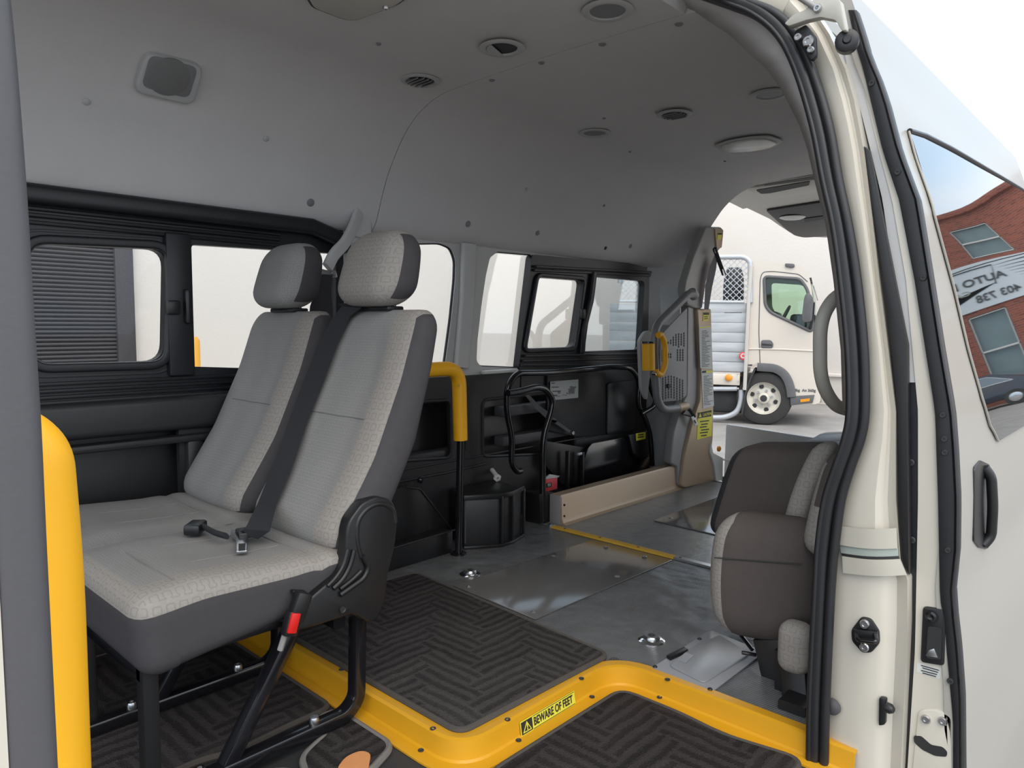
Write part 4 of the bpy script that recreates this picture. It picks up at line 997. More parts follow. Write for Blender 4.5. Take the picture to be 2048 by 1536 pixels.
prism('pedestal', qp(((505,1145),(650,1135),(665,1400),(520,1395)), 1.96), (0,.10,0), 'black_plastic', lp, .006); lathe('foot_bolt', [(0,0), (.016,0), (.016,.008), (.007,.012), (0,.012)], PZ(1104,1052,0), (0,0,1), 'steel', lp, 6, 20)
# pump cover, upper panel, straps and notices
pu = thing('pump_cover', 'black folded steel cover over the lift pump', 'cover', Q(1150,1040,2.05))
prism('front_panel', fillet(qp(((872,1065),(885,860),(920,755),(958,712),(1225,662),(1268,702),(1300,800),(1345,850),(1450,815),(1450,925),(1180,1000)), 2.06), .01, 4, True), (0,.02,0), 'black_enamel', pu, .003)
prism('side_panel', qp(((560,690),(915,750),(885,860),(870,1065),(700,1060),(560,900)), 2.08), (0,.02,0), 'black_plastic', pu, .003)
box('hinge', Q(850,800,2.045), (.03,.012,.012), 'galv', pu, .002)
prism('hook_guard', fillet(qp(((1270,640),(1440,610),(1450,800),(1380,850),(1310,800)), 2.045), .012, 4, True), (0,.02,0), 'black_plastic', pu, .003)
for u in (745, 870): box('strut', Q(u,960,2.05), (.012,.02,.20), 'black_plastic', pu, .003)
up_ = thing('storage_panel', 'dark upper trim panels behind the safety rail', 'panel', Q(1200,600,2.11))
prism('panel', fillet(qp(((1090,200),(1310,170),(1330,195),(1330,600),(1085,640)), 2.105), .02, 4, True), (0,.015,0), 'black_frame', up_, .004); prism('panel', fillet(qp(((575,118),(1075,95),(1075,640),(850,660),(575,600)), 2.112), .01, 4, True), (0,.012,0), 'black_frame', up_, .003)
nt_ = thing('instruction_label', 'white printed instruction label behind the safety rail', 'label', Q(720,330,2.10))
prism('paper', qp(((600,185),(840,165),(838,322),(600,345)), 2.106), (0,.0012,0), 'paper', nt_)
for i, (a, b) in enumerate(((610,640), (612,672), (620,690), (622,660))): prism('print_line', qp(((a,196+i*34),(b,194+i*34),(b,200+i*34),(a,202+i*34)), 2.1045), (0,.0008,0), 'ink', nt_)
for k, (cx_, cy_, w_, h_) in enumerate(((790,255,22,34), (765,268,10,26), (815,232,8,8), (745,285,8,8), (676,278,12,10), (722,300,26,3), (660,308,30,3))): prism('drawing', fillet(qp(((cx_-w_,cy_-h_),(cx_+w_,cy_-h_*.8),(cx_+w_*.7,cy_+h_),(cx_-w_*.6,cy_+h_)), 2.1045), .004, 2, True), (0,.0006,0), 'vent_grey', nt_)
o = prism('caution_label', qp(((1330,628),(1415,612),(1413,672),(1333,690)), 2.040), (0,.0012,0), 'sticker_yellow'); tag(o, 'small yellow caution label on the pump hook guard', 'label')
for a, b, y0 in ((1350,1395,635), (1348,1398,655)): prism('print_line', qp(((a,y0),(b,y0-6),(b,y0+4),(a,y0+10)), 2.0385), (0,.0006,0), 'ink', o)
sp = thing('tie_strap', 'grey webbing strap hanging across the wall pocket', 'strap', Q(790,625,2.08))
ribbon('webbing', [(Q(385,300,2.11), Q(420,300,2.11)), (Q(470,410,2.10), Q(500,385,2.10)), (Q(560,495,2.09), Q(600,455,2.09)), (Q(640,540,2.09), Q(660,520,2.09)), (Q(760,620,2.085), Q(775,603,2.085))], .003, 'grey_webbing', sp)
bolt('hook', Q(790,622,2.08), (0,-1,0), .010, .006, 'steel', sp)
rb = thing('fuse_box', 'red labelled switch box beside the black hoop', 'box', Q(610,1120,2.07))
prism('face', qp(((548,1020),(662,1005),(660,1100),(555,1128)), 2.064), (0,.010,0), 'pink_red', rb, .002); prism('top', qp(((545,1020),(600,975),(685,990),(662,1006)), 2.066), (0,.008,.0), 'paper', rb, .002)
prism('mark', qp(((560,1055),(612,1045),(612,1082),(560,1092)), 2.0625), (0,.002,0), 'ink', rb)
prism('mark', qp(((580,1058),(603,1054),(602,1074),(582,1078)), 2.0615), (0,.0012,0), 'paper', rb); prism('mark', qp(((585,1064),(598,1061),(597,1069),(586,1072)), 2.0608), (0,.0009,0), 'ink', rb)

# ---- base rail
lf = thing('wheelchair_lift', 'silver wheelchair lift with a folded arm and tall tower', 'wheelchair lift', (2.9,1.95,0))
bp_ = [(1.862,.001), (1.870,.003), (1.885,.012), (1.893,.028), (1.897,.12), (1.903,.130), (1.95,.130), (1.958,.122), (1.958,.001)]
verts = []; faces = []; K = len(bp_)
for x in (2.352, 3.42): verts += [(x, y, z) for y, z in bp_]
faces = [(k,(k+1)%K,K+(k+1)%K,K+k) for k in range(K)]+[tuple(range(K)), tuple(range(K,2*K))]
br_ = raw('base_rail', verts, faces, 'silver_paint', lf, 30)
for v in (1010, 1032): bolt('screw', PX(1129, v, 2.348), (-1,0,0), .005, .003, 'ink', br_)
box('end_cap', (2.349,1.928,.066), (.008,.058,.125), 'silver_grey', br_, .002)
# ---- tower
def T(u, v): return (1280+u/2.65, 440+v/2.65)
YT = 1.862
def tp(pts, y): return [PY(*T(u, v), y) for u, v in pts]
tw = prism('tower', fillet(tp(((305,470),(378,470),(385,700),(392,900),(388,1150),(380,1235),(432,1262),(434,1378),(400,1385),(240,1420),(222,1410),(240,1250),(262,1150),(278,1080),(300,1010),(318,960),(325,760),(310,560)), YT), .012, 3, True), (0,.10,0), 'silver_paint', lf, .008, seg=3)
prism('tower_side', fillet(tp(((255,455),(308,470),(330,560),(335,960),(290,1050),(262,1190),(240,1300),(238,1415),(222,1420),(200,1400),(200,1310),(165,1290),(175,1180),(180,1130),(215,1000),(250,930)), YT+.02), .012, 3, True), (0,.05,0), 'silver_grey', lf, .010, seg=3)
prism('mast', fillet(tp(((352,34),(430,36),(446,52),(438,140),(404,180),(352,330),(332,470),(300,470),(252,450),(236,378),(242,330),(285,190)), YT+.005), .012, 4, True), (0,.045,0), 'silver_grey', lf, .010, seg=3)
prism('mast_edge', fillet(tp(((395,40),(430,40),(446,55),(438,145),(430,150),(395,150),(335,350),(325,465),(345,465),(400,200),(420,150),(426,60)), YT-.006), .004, 3, True) if False else fillet(tp(((400,44),(436,48),(442,60),(434,148),(408,150)), YT-.004), .008, 3, True), (0,.02,0), 'silver_paint', lf, .003)
prism('tower_foot', fillet(tp(((378,1180),(388,1235),(440,1262),(438,1380),(405,1385),(395,1300),(372,1230)), YT-.01), .006, 3, True), (0,.04,0), 'white_plastic', lf, .003)
lathe('indicator', [(0,0), (.016,0), (.016,.008), (.010,.014), (0,.014)], PY(*T(414,1212), YT-.012), (0,-1,0), 'amber', lf, 14)
# printed notices on the tower
def notice(pts, m, label):
    n = prism('sticker', tp(pts, YT-.0022), (0,.0015,0), m, lf); lab(n, label); return n
nA = notice(((312,560),(378,560),(383,790),(320,785)), 'paper', 'white instruction sticker'); nB = notice(((325,795),(385,800),(392,985),(334,1000)), 'paper', 'white instruction sticker'); nC = notice(((308,1018),(382,1004),(380,1145),(302,1165)), 'sticker_yellow', 'yellow caution sticker'); nD = notice(((336,488),(368,488),(362,535),(334,535)), 'sticker_yellow', 'small yellow sticker')
def prt(par, u0, v0, u1, v1, m='ink', d=.003): prism('print_line', tp(((u0,v0),(u1,v0-(u1-u0)*.12),(u1,v1-(u1-u0)*.12),(u0,v1)), YT-d), (0,.0006,0), m, par)
random.seed(3)
prt(nA, 315,568,374,574,'sticker_yellow')
for i in range(24): prt(nA, 328, 588+i*8.2, 345+random.random()*32, 590.5+i*8.2)
prt(nB, 330,800,350,812); prt(nB, 352,800,382,812,'sticker_yellow')
for i in range(19): prt(nB, 338, 828+i*8.4, 355+random.random()*32, 830.6+i*8.4)
prism('warning_panel', tp(((310,1021),(380,1007),(378,1040),(307,1052)), YT-.003), (0,.0008,0), 'ink', nC)
text('lettering', 'CAUTION', .020, PY(*T(356,1030), YT-.0035), (1,0,.02), (0,0,1), 'sticker_yellow', nC, 'CENTER', bold=.0004)
prism('warning_triangle', tp(((312,1047),(327,1044),(319,1022)), YT-.0036), (0,.0005,0), 'sticker_yellow', nC)
for i in range(6): prt(nC, 318+(i%2)*6, 1066+i*15, 366-(i%3)*6, 1072+i*15)
prism('warning_panel', tp(((338,490),(367,490),(366,503),(337,503)), YT-.003), (0,.0008,0), 'ink', nD)
for i in range(2): prt(nD, 340, 512+i*10, 360, 516+i*10)
nE = prism('sticker', tp(((412,66),(436,66),(430,104),(410,104)), YT-.0062), (0,.0012,0), 'sticker_yellow', lf); prism('warning_panel', tp(((413,68),(435,68),(434,78),(413,78)), YT-.0068), (0,.0005,0), 'ink', nE)
# ---- arm with perforated guard
YA = 1.80
ar = tube('arm', tp(((282,392),(255,392),(180,468),(85,560),(70,660),(78,780),(90,950),(118,1005),(175,1000),(200,995)), YA), .0195, 'arm_grey', lf, .06, 16, fn=8)
tube('arm_collar', tp(((198,996),(245,985)), YA), .021, 'silver_paint', lf, 0, 16); tube('arm_collar', tp(((272,380),(290,405)), YA+.01), .024, 'silver_grey', lf, 0, 16)
pf = prism('guard_plate', fillet(tp(((112,610),(250,465),(248,930),(215,955),(120,965),(106,900)), YA+.012), .012, 3, True), (0,.006,0), 'perforated', lf, .001)
def hole(u, v, r=.0065):
    c = PY(*T(u, v), YA+.0105); return c, r
hs = []
for row in range(7):
    for k in range(9):
        u = 122+k*14; v = 590+row*13-k*0-18*math.sin(k*.7)
        if v > 640-(u-112)*1.02-(-40) and v < 672: hs.append((u, v))
for row in range(9):
    for k in range(8): hs.append((122+k*15, 842+row*13.5-12*math.sin(k*.6)))
for row in range(5):
    for k in range(3): hs.append((200+k*14, 690+row*13)); hs.append((105+k*13+14, 692+row*13)) if row < 5 and k < 2 else None
for k in range(3):
    for row in range(2): hs.append((140+k*12, 712+row*14))
bmh = bmesh.new()
for u, v in hs:
    c = PY(*T(u, v), YA+.0105); vsr = [bmh.verts.new((c.x+.0058*math.cos(a), c.y, c.z+.0058*math.sin(a))) for a in [k*math.pi/4 for k in range(8)]]; bmh.faces.new(vsr)
    vb = [bmh.verts.new((q.co.x, q.co.y+.002, q.co.z)) for q in vsr]
    for i in range(8): bmh.faces.new((vsr[i-1], vsr[i], vb[i], vb[i-1]))
ho = from_bm('perforation', bmh, 'ink', lf); ho['kind'] = 'stuff'
lathe('plate_bolt', [(0,0), (.012,0), (.012,.006), (0,.008)], PY(*T(150,880), YA+.008), (0,-1,0), 'ink', lf, 10)
g1_ = tube('grip', tp(((44,655),(46,795)), YA-.03), .029, 'yellow_grip', lf, 0, 20); lathe('grip_rim', [(.024,-.001), (.031,-.001), (.031,.006), (.024,.006), (.024,-.001)], PY(*T(44,652), YA-.03), (0,0,1), 'black_enamel', g1_, 20)
tube('handle', tp(((96,612),(110,604),(132,650),(134,770),(112,822),(92,815),(86,800)), YA-.045), .0135, 'yellow_grip', lf, .05, 14, fn=8)
lathe('grip_pin', [(0,0), (.008,0), (.008,.02), (0,.02)], PY(*T(68,812), YA-.03), (0,-1,0), 'chrome', lf, 12)
prism('side_shield', fillet(tp(((0,640),(30,590),(60,585),(60,760),(40,960),(10,900)), 1.93), .02, 4, True), (0,.02,0), 'grey_trim', lf, .004)
# belts hung on the tower
sb = thing('seat_belt', 'dark webbing belt hooked on the upper lift mast', 'seat belt', PY(*T(360,470), 1.84))
ribbon('webbing', [(PY(*T(398,180),1.83), PY(*T(410,190),1.83)), (PY(*T(368,250),1.835), PY(*T(402,260),1.835)), (PY(*T(345,350),1.84), PY(*T(380,360),1.84)), (PY(*T(340,472),1.845), PY(*T(362,474),1.845))], .003, 'grey_webbing', sb)
tube('buckle_strap', tp(((395,150),(410,195),(432,255),(445,290)), 1.825), .011, 'webbing', sb, .02, 8, ry=.006); lathe('ring', [(.008,-.004), (.016,-.004), (.016,.004), (.008,.004), (.008,-.004)], PY(*T(398,160), 1.825), (0,-1,0), 'black_enamel', sb, 16)
prism('tongue', tp(((436,262),(446,258),(452,290),(444,294)), 1.818), (0,.003,0), 'steel', sb)
bt = thing('belt_buckle', 'seat belt buckle with a pale tongue hanging from the lift tower', 'belt buckle', PY(*T(290,1090), 1.84))
tube('strap', tp(((248,1000),(262,1012),(285,1045)), 1.845), .014, 'webbing', bt, .01, 8, ry=.008); prism('housing', fillet(tp(((228,1030),(258,990),(278,1005),(288,1040),(270,1045)), 1.842), .006, 3, True), (0,.015,0), 'black_plastic', bt, .002)
prism('tongue', fillet(tp(((272,1045),(294,1036),(310,1085),(294,1095)), 1.838), .004, 3, True), (0,.004,0), 'white_plastic', bt, .001); prism('tongue_slot', tp(((284,1062),(292,1059),(299,1076),(292,1079)), 1.8372), (0,.0008,0), 'ink', bt)
# outboard flap of the lift platform, standing up behind the sill
fl_ = thing('lift_flap', 'upright silver lift flap across the rear opening', 'flap', (3.77,1.2,0))
prism('plate', fillet([PX(u,v,3.79) for u,v in ((1452,848),(1720,890),(1720,1004),(1447,964))], .015, 4, True), (.02,0,0), 'galv', fl_, .004)
sweep('edge', [PX(1449,962,3.785), PX(1720,1003,3.785)], rrect(.02,.03,.004,2), 'galv', fl_, up=(0,0,1)); box('rib', PX(1560,935,3.787), (.006,.8,.012), 'galv', fl_, .002)
bolt('bracket', PX(1450,958,3.785), (-1,0,0), .018, .02, 'truck_dark', fl_)

# ================================================================= CEILING FITTINGS
def roundlight(u, v, style, label):
    c = PZ(u, v, CEIL-.001); o = thing('ceiling_light', label, 'ceiling light', c, 'round ceiling fittings')
    lathe('bezel', [(.040,0), (.058,0), (.060,.002), (.054,.006), (.043,.005), (.040,.0)], c, (0,0,-1), 'headliner_plastic', o, 32)
    if style == 'vent':
        lathe('bowl', [(0,.001), (.042,.001)], c, (0,0,-1), 'vent_dark', o, 28)
        for k in range(-2, 3): box('slat', c+Vector((k*.015, 0, -.006)), (.003, 2*math.sqrt(max(.0001,.041**2-(k*.015)**2)), .010), 'vent_grey', o, .001, Matrix.Rotation(.6,3,'Y'))
    elif style == 'open':
        lathe('bowl', [(0,.001), (.042,.001)], c, (0,0,-1), 'vent_dark', o, 28); prism('shade', [c+Vector((.041*math.cos(a), .041*math.sin(a), -.006)) for a in [math.radians(40+10*k) for k in range(15)]], (0,0,.002), 'headliner_plastic', o)
    else:
        lathe('disc', [(0,.003), (.03,.003), (.042,.002), (.042,.001)], c, (0,0,-1), 'vent_grey', o, 28)
roundlight(840,160,'vent','slatted round ceiling vent nearest the square speaker'); roundlight(1004,95,'open','half open round ceiling vent showing a black gap'); roundlight(1215,20,'disc','large looking round ceiling disc at the top edge of the photo')
roundlight(1189,265,'disc','closed round ceiling disc on the rear panel farthest from the door'); roundlight(1349,228,'vent','slatted round ceiling vent in the middle of the rear panel'); roundlight(1540,188,'disc','pale round ceiling disc right beside the door seal')
dl = thing('dome_lamp', 'long rounded dome lamp on the rear headliner', 'lamp', PZ(1497,285,CEIL))
pts = [PZ(u,v,CEIL-.001) for u,v in ((1428,290),(1445,302),(1500,300),(1548,292),(1568,280),(1540,270),(1500,272),(1455,280))]
prism('bezel', fillet(pts, .02, 4, True), (0,0,-.006), 'headliner_plastic', dl, .002)
cc = sum(pts, Vector())/len(pts); prism('lens', fillet([cc+(p-cc)*.82+Vector((0,0,-.005)) for p in pts], .02, 4, True), (0,0,-.008), 'lens', dl, .004)
o = thing('dome_lamp', 'dark edged grey dome lamp cut by the top edge of the photo', 'lamp', PZ(700,0,CEIL))
pts = [PZ(u,v,CEIL-.002) for u,v in ((600,-40),(628,8),(690,32),(712,33),(790,4),(850,-40))]
prism('lens', fillet(pts, .015, 4, True), (0,0,-.010), 'beige_plastic', o, .003); cc = sum(pts, Vector())/len(pts); prism('bezel', fillet([cc+(p-cc)*1.06 for p in pts], .015, 4, True), (0,0,-.008), 'vent_dark', o, .002)
bolt('catch', PZ(772,12,CEIL-.01), (0,0,-1), .008, .008, 'steel', o)
# push-in trim buttons
def on_liner(u, v):
    best = None; r = ray(u, v)
    for (a, b), (c, d) in zip(hp, hp[1:]):
        # intersect with strip between profile points
        e = Vector((0, c-a, d-b)); n = Vector((0, -(d-b), c-a))
        t = (Vector((0,a,b))-CAM).dot(n)/r.dot(n)
        if t <= 0: continue
        q = CAM+r*t; k = ((q.y-a)*(c-a)+(q.z-b)*(d-b))/((c-a)**2+(d-b)**2)
        if -.01 <= k <= 1.01:
            nn = n.normalized()
            if nn.dot(r) > 0: nn = -nn
            if best is None or t < best[0]: best = (t, q, nn)
    return best[1], best[2]
for i, (u, v, r_, m_, nm) in enumerate(((621,405,.013,'vent_grey','headliner plug nearest the seat belt guide'), (936,448,.013,'vent_grey','headliner plug above the grey window pillar'), (1075,466,.012,'vent_grey','headliner plug above the left end of the rear slider'), (1261,492,.012,'vent_grey','headliner plug right of the small black hole'), (1211,496,.009,'ink','small black hole above the rear sliding window'),
        (173,203,.009,'headliner_plastic','headliner plug left below the square speaker'), (532,277,.009,'headliner_plastic','headliner plug between speaker and seam'), (757,87,.007,'vent_grey','headliner plug beside the slatted vent'), (1208,236,.006,'vent_grey','headliner plug just above the rear disc'), (1260,303,.006,'vent_grey','headliner plug in front of the long dome lamp'),
        (1053,378,.008,'headliner_plastic','headliner plug midway up the rear side panel'), (1208,411,.007,'vent_grey','headliner plug halfway above the rear slider'), (1450,322,.006,'vent_grey','headliner plug behind the long dome lamp'), (1358,48,.010,'vent_grey','headliner plug on the seam near the doorway'), (1205,88,.010,'vent_grey','headliner plug on the seam beside the half open vent'), (1083,125,.009,'vent_grey','headliner plug on the seam between the vents'), (984,160,.009,'vent_grey','headliner plug at the far end of the ceiling seam'))):
    q, nn = on_liner(u, v); o = lathe('trim_plug', [(0,-.002), (r_,-.002), (r_,.002), (r_*.7,.004), (0,.004)], q, nn, m_, None, 14); tag(o, nm, 'plug', 'headliner plugs')

# square wall speaker on the curved front headliner
_q, sn = on_liner(335,154); p0 = _q+sn*.010
spk = thing('speaker', 'square grey speaker set in the headliner above the left window', 'speaker', PP(335,152,p0,sn))
def SPp(u, v, d=0.): return PP(u, v, p0+sn*d, sn)
ot = fillet([SPp(u,v,.0) for u,v in ((290,100),(406,130),(385,208),(264,180))], .03, 5, True)
prism('bezel', [p+sn*.014 for p in ot], sn*-.05, 'headliner_plastic', spk, .008, seg=3)
prism('face', fillet([SPp(u,v,.0125) for u,v in ((300,108),(396,134),(377,196),(282,172))], .02, 4, True), sn*.004, 'vent_grey', spk, .002)
lathe('grille', [(0,.006), (.04,.004), (.052,0), (.052,-.004)], SPp(338,155,.0165), sn, 'speaker_mesh', spk, 28)
# ================================================================= TAILGATE, raised
tg_ = thing('tailgate', 'raised tailgate with pale inner lining above the rear opening', 'tailgate', (3.6,1.3,1.55))
tn = Vector((.085,0,1)).normalized(); t0 = Vector((3.60,1.3,1.585))
def TGp(u, v, d=0.): return PP(u, v, t0-tn*d, tn)
ed = [TGp(u, v) for u, v in ((1436,393),(1486,418),(1494,416),(1540,438),(1560,452),(1582,466),(1606,473),(1668,476),(1740,478))]
far = [Vector((3.58, 1.86, t0.z)), *ed]
near = [Vector((ed[-1].x, .75, ed[-1].z)), Vector((3.58, .70, t0.z))]
prism('lining', [p for p in [Vector((3.59,1.75,1.585))]+ed+near], (0,0,.05), 'tailgate_beige', tg_, .0)
sc_ = .012
ip = prism('lamp_panel', fillet([TGp(u,v,.002) for u,v in ((1532,418),(1546,416),(1700,392),(1700,466),(1608,472),(1590,468),(1575,458))], .03, 4, True), (0,0,-.012), 'black_frame', tg_, .003)
lathe('lamp', [(0,.016), (.05,.014), (.075,.004), (.075,0)], TGp(1585,434,.012), (0,0,-1), 'lens', ip, 28)
prism('grab_slot', [TGp(u,v,.016) for u,v in ((1608,437),(1660,430),(1660,436),(1610,444))], (0,0,-.002), 'ink', ip)
prism('vent_panel', fillet([TGp(u,v,.001) for u,v in ((1490,374),(1640,354),(1700,350),(1700,372),(1560,392),(1528,393))], .02, 4, True), (0,0,-.010), 'tailgate_beige', tg_, .003)
prism('vent_slot', fillet([TGp(u,v,.0125) for u,v in ((1512,380),(1620,362),(1618,370),(1540,386),(1522,387))], .01, 3, True), (0,0,-.002), 'vent_dark', tg_); prism('vent_slot', [TGp(u,v,.0125) for u,v in ((1526,368),(1640,350),(1640,355),(1530,371))], (0,0,-.002), 'vent_dark', tg_)
# ================================================================= YARD: TRUCK, SHUTTER, BOLLARD
TP = PZ(1525,850,GZ); TX = TP.x; TR = math.atan2(.338,.941); TN = Vector((math.cos(TR), math.sin(TR), 0)); TRM = Matrix.Rotation(TR,3,'Z')
def K(u, v, x=None):      # point of the truck in its own frame (side plane x = TX), turned about TP below
    d = 0. if x is None else x-TX
    return TRM.inverted() @ (PP(1400+u/3.84, 480+v/3.84, TP+TN*d, TN)-TP) + TP
def kp_(pts, x=None): return [K(u, v, x) for u, v in pts]
def ktr(pts, x=TX):   # outline points taken on the near side plane, moved back in depth
    return [Vector((x, p.y, p.z)) for p in kp_(pts)]
TD = 1.65
tr = thing('flatbed_truck', 'cream cab flatbed truck parked behind the van', 'truck', TP)
cab = fillet(kp_(((405,150),(640,178),(740,186),(805,218),(842,290),(866,420),(874,700),(888,960),(925,1160),(925,1245),(890,1262),(705,1255),(700,1195),(680,1080),(640,1005),(580,965),(440,955),(357,955),(375,700),(392,480))), [.02,.1,.2,.25,.3,.2,.1,.1,.05,.05,.05,.02,.02,.1,.15,.1,.02,.01,.05,.05], 4, True)
win = fillet(kp_(((492,280),(770,298),(825,380),(862,560),(862,708),(540,556),(500,500))), .06, 4, True)
cb = prism('cab', cab, (.06,0,0), 'truck_paint', tr, 0, [win])
fw = [Vector((TX+TD-.06+p.x-TX, p.y, p.z)) for p in cab]; wf = [Vector((TX+TD-.06+p.x-TX, p.y, p.z)) for p in win]
prism('cab', fw, (.06,0,0), 'truck_paint', tr, 0, [wf])
# roof, front and back skins of the cab between the two sides
def skin_between(name, pts, m):
    P = kp_(pts); verts = [p+Vector((.02,0,0)) for p in P]+[p+Vector((TD-.02,0,0)) for p in P]; n = len(P)
    o = raw(name, verts, [(i,i+1,n+i+1,n+i) for i in range(n-1)], m, tr); md = o.modifiers.new('t','SOLIDIFY'); md.thickness = .03; return o
skin_between('cab_roof', ((405,152),(640,181),(740,190),(802,222),(838,290)), 'truck_paint'); skin_between('cab_front', ((872,700),(884,960),(921,1160),(921,1250)), 'truck_paint'); skin_between('windscreen', ((838,290),(862,420),(870,700)), 'truck_glass'); skin_between('cab_rear', ((407,155),(393,480),(376,700),(358,950)), 'truck_paint'); skin_between('cab_floor', ((400,890),(700,900),(884,960)), 'truck_dark')
prism('door_window', [p+Vector((.02,0,0)) for p in win], (.008,0,0), 'truck_glass', cb); prism('door_window', [p+Vector((.02,0,0)) for p in wf], (.008,0,0), 'truck_glass', tr)
sweep('window_rubber', win, circ(.022, 8), 'truck_grey', cb, up=(1,0,0), closed=True)
tube('door_gap', kp_(((462,960),(452,700),(462,300),(480,245),(560,240),(760,262),(826,320)), TX-.002), .006, 'truck_grey', cb, .05, 6)
tube('body_line', kp_(((372,838),(440,836),(640,840),(872,852)), TX-.004), .012, 'truck_paint', cb, .05, 8)
hd_ = prism('door_handle', fillet(kp_(((470,768),(545,768),(566,800),(556,832),(466,830)), TX-.02), .03, 4, True), (.03,0,0), 'truck_grey', cb, .008); prism('handle_slot', kp_(((475,795),(552,802),(552,812),(475,808)), TX-.025), (.01,0,0), 'ink', hd_)
prism('roof_lamp', fillet(kp_(((652,178),(725,182),(728,208),(700,214),(655,206)), TX-.03), .02, 3, True), (.06,0,0), 'truck_grey', cb, .01)
mr = prism('mirror', fillet(kp_(((815,408),(850,412),(872,450),(858,632),(790,632),(780,600),(800,440)), TX-.35), .05, 4, True), (.12,0,0), 'truck_grey', tr, .02); lab(mr, 'dark grey wing mirror')
tube('mirror_arm', [K(845,680,TX), K(865,600,TX-.15), K(872,480,TX-.28)], .02, 'truck_dark', tr, .05, 8); tube('aerial', [K(905,465,TX+.02), K(872,352,TX+.02)], .008, 'silver_grey', tr, 0, 6)
# seats, wheel and dash inside the cab
box('dashboard', K(800,640,TX+.8), (1.4,.35,.25), 'truck_dark', tr, .05); box('cab_seat', K(520,640,TX+.7), (1.2,.35,.35), 'truck_dark', tr, .06); tube('steering_wheel', [K(640,600,TX+.45)+Vector((.19*math.cos(a), -.08*math.sin(a), .17*math.sin(a))) for a in [k*math.pi/8 for k in range(16)]], .018, 'truck_dark', tr, 0, 8, True)
# wheel arch guard, bumper lamp
sweep('wheel_guard', fillet(kp_(((440,975),(580,985),(650,1030),(690,1110),(703,1205)), TX-.02), .12, 5), rrect(.12,.06,.02,2), 'truck_grey', tr, up=(1,0,0))
sweep('mud_flap', kp_(((430,985),(395,1060),(355,1180),(330,1330)), TX+.10), rrect(.35,.03,.01,2), 'truck_dark', tr, up=(0,1,0)); prism('inner_arch', fillet(kp_(((430,980),(650,1000),(690,1200),(640,1210),(400,1200)), TX+.30), .08, 3, True), (1.0,0,0), 'truck_dark', tr)
lm = prism('corner_lamp', kp_(((692,1202),(880,1190),(866,1250),(695,1272)), TX-.03), (.05,0,0), 'truck_grey', tr, .01); prism('indicator', kp_(((770,1224),(845,1216),(840,1238),(772,1246)), TX-.036), (.01,0,0), 'amber', lm)
text('lettering', 'TARE 1940kg  GVM 4500kg' if False else '110kg  An 360g', .052, K(790,1155,TX-.006), (0,-1,.02), (0,0,1), 'truck_grey', tr, 'CENTER', bold=.002)
# front wheels
def wheel(c, par, r=.385, w=.22):
    t = lathe('tyre', [(r*.60,-w/2), (r*.85,-w/2-.012), (r*.96,-w/2+.015), (r,-w/2+.05), (r,w/2-.05), (r*.96,w/2-.015), (r*.85,w/2), (r*.60,w/2)], c, (-1,0,0), 'tyre', par, 40)
    rm = lathe('rim', [(r*.61,-w/2), (r*.61,w/2-.01), (r*.57,w/2-.015), (r*.54,w/2-.05), (r*.40,w/2-.075), (r*.22,w/2-.05), (r*.20,w/2-.01), (r*.14,w/2+.005), (0,w/2+.005)], c, (-1,0,0), 'wheel_paint', par, 36)
    for k in range(6):
        a = k*math.pi/3+.3; d = Vector((0, math.cos(a), math.sin(a)))
        lathe('wheel_slot', [(0,0), (r*.085,0), (r*.085,.004), (0,.004)], c+Vector((-(w/2-.060),0,0))+d*r*.44, (-1,0,0), 'ink', rm, 12); bolt('wheel_nut', c+Vector((-(w/2-.052),0,0))+d.cross(Vector((1,0,0)))*r*.29, (-1,0,0), .018, .03, 'galv', rm, 8)
    lathe('hub_cap', [(0,.03), (r*.1,.025), (r*.13,0)], c+Vector((-(w/2),0,0)), (-1,0,0), 'truck_dark', rm, 16)
wc = K(492,1240, TX+.10); wheel(Vector((TX+.10, wc.y, GZ+.385)), tr); wheel(Vector((TX+TD-.10, wc.y, GZ+.385)), tr)
# tray
y1 = K(355,900).y; y0 = K(-712,700).y
zb, zt_ = K(300,1010).z, K(300,480).z
for i in range(7):
    a = zb+(zt_-zb)*i/7; b = zb+(zt_-zb)*(i+1)/7-.008
    box('tray_board', (TX+.0, (y1-.02+y0)/2, (a+b)/2), (.04, y0-y1-.06, b-a), 'tray_board', tr, .004)
box('tray_floor', (TX+TD/2, (y0+y1)/2+.05, zb-.05), (TD, y0-y1-.05, .07), 'tray_frame', tr, .01); box('side_rail', (TX-.01, (y0+y1)/2+.05, zb-.12), (.06, y0-y1-.05, .16), 'truck_paint', tr, .01)
box('tray_board', (TX+TD, (y1+y0)/2, (zb+zt_)/2), (.04, y0-y1-.1, zt_-zb), 'tray_board', tr, .004)
sweep('corner_post', [K(345,1150,TX-.03), K(375,480,TX-.03), K(395,200,TX-.03)], rrect(.05,.11,.01,2), 'tray_frame', tr, up=(1,0,0))
for u, v in ((292,1025), (298,1080), (350,1025), (345,1080), (292,1140), (333,1140)): bolt('rivet', K(u, v, TX-.06), (-1,0,0), .014, .01, 'wheel_paint', tr, 8)
lathe('reflector', [(0,0), (.058,0), (.058,.008), (.05,.012), (0,.012)], K(332,890,TX-.06), (-1,0,0), 'pink_red', tr, 18); lathe('reflector_mark', [(.02,.013), (.036,.013), (.036,.015), (.02,.015), (.02,.013)], K(332,890,TX-.06), (-1,0,0), 'paper', tr, 16)
lathe('side_lamp', [(0,0), (.05,0), (.05,.03), (.03,.045), (0,.045)], K(222,1056,TX-.05), (-1,0,0), 'amber', tr, 14)
tube('under_rail', kp_(((-690,1145),(285,1142)), TX), .035, 'galv', tr, 0, 10); tube('under_rail', kp_(((-500,1372),(200,1362),(290,1320),(318,1230),(318,1150)), TX), .040, 'galv', tr, .12, 12)
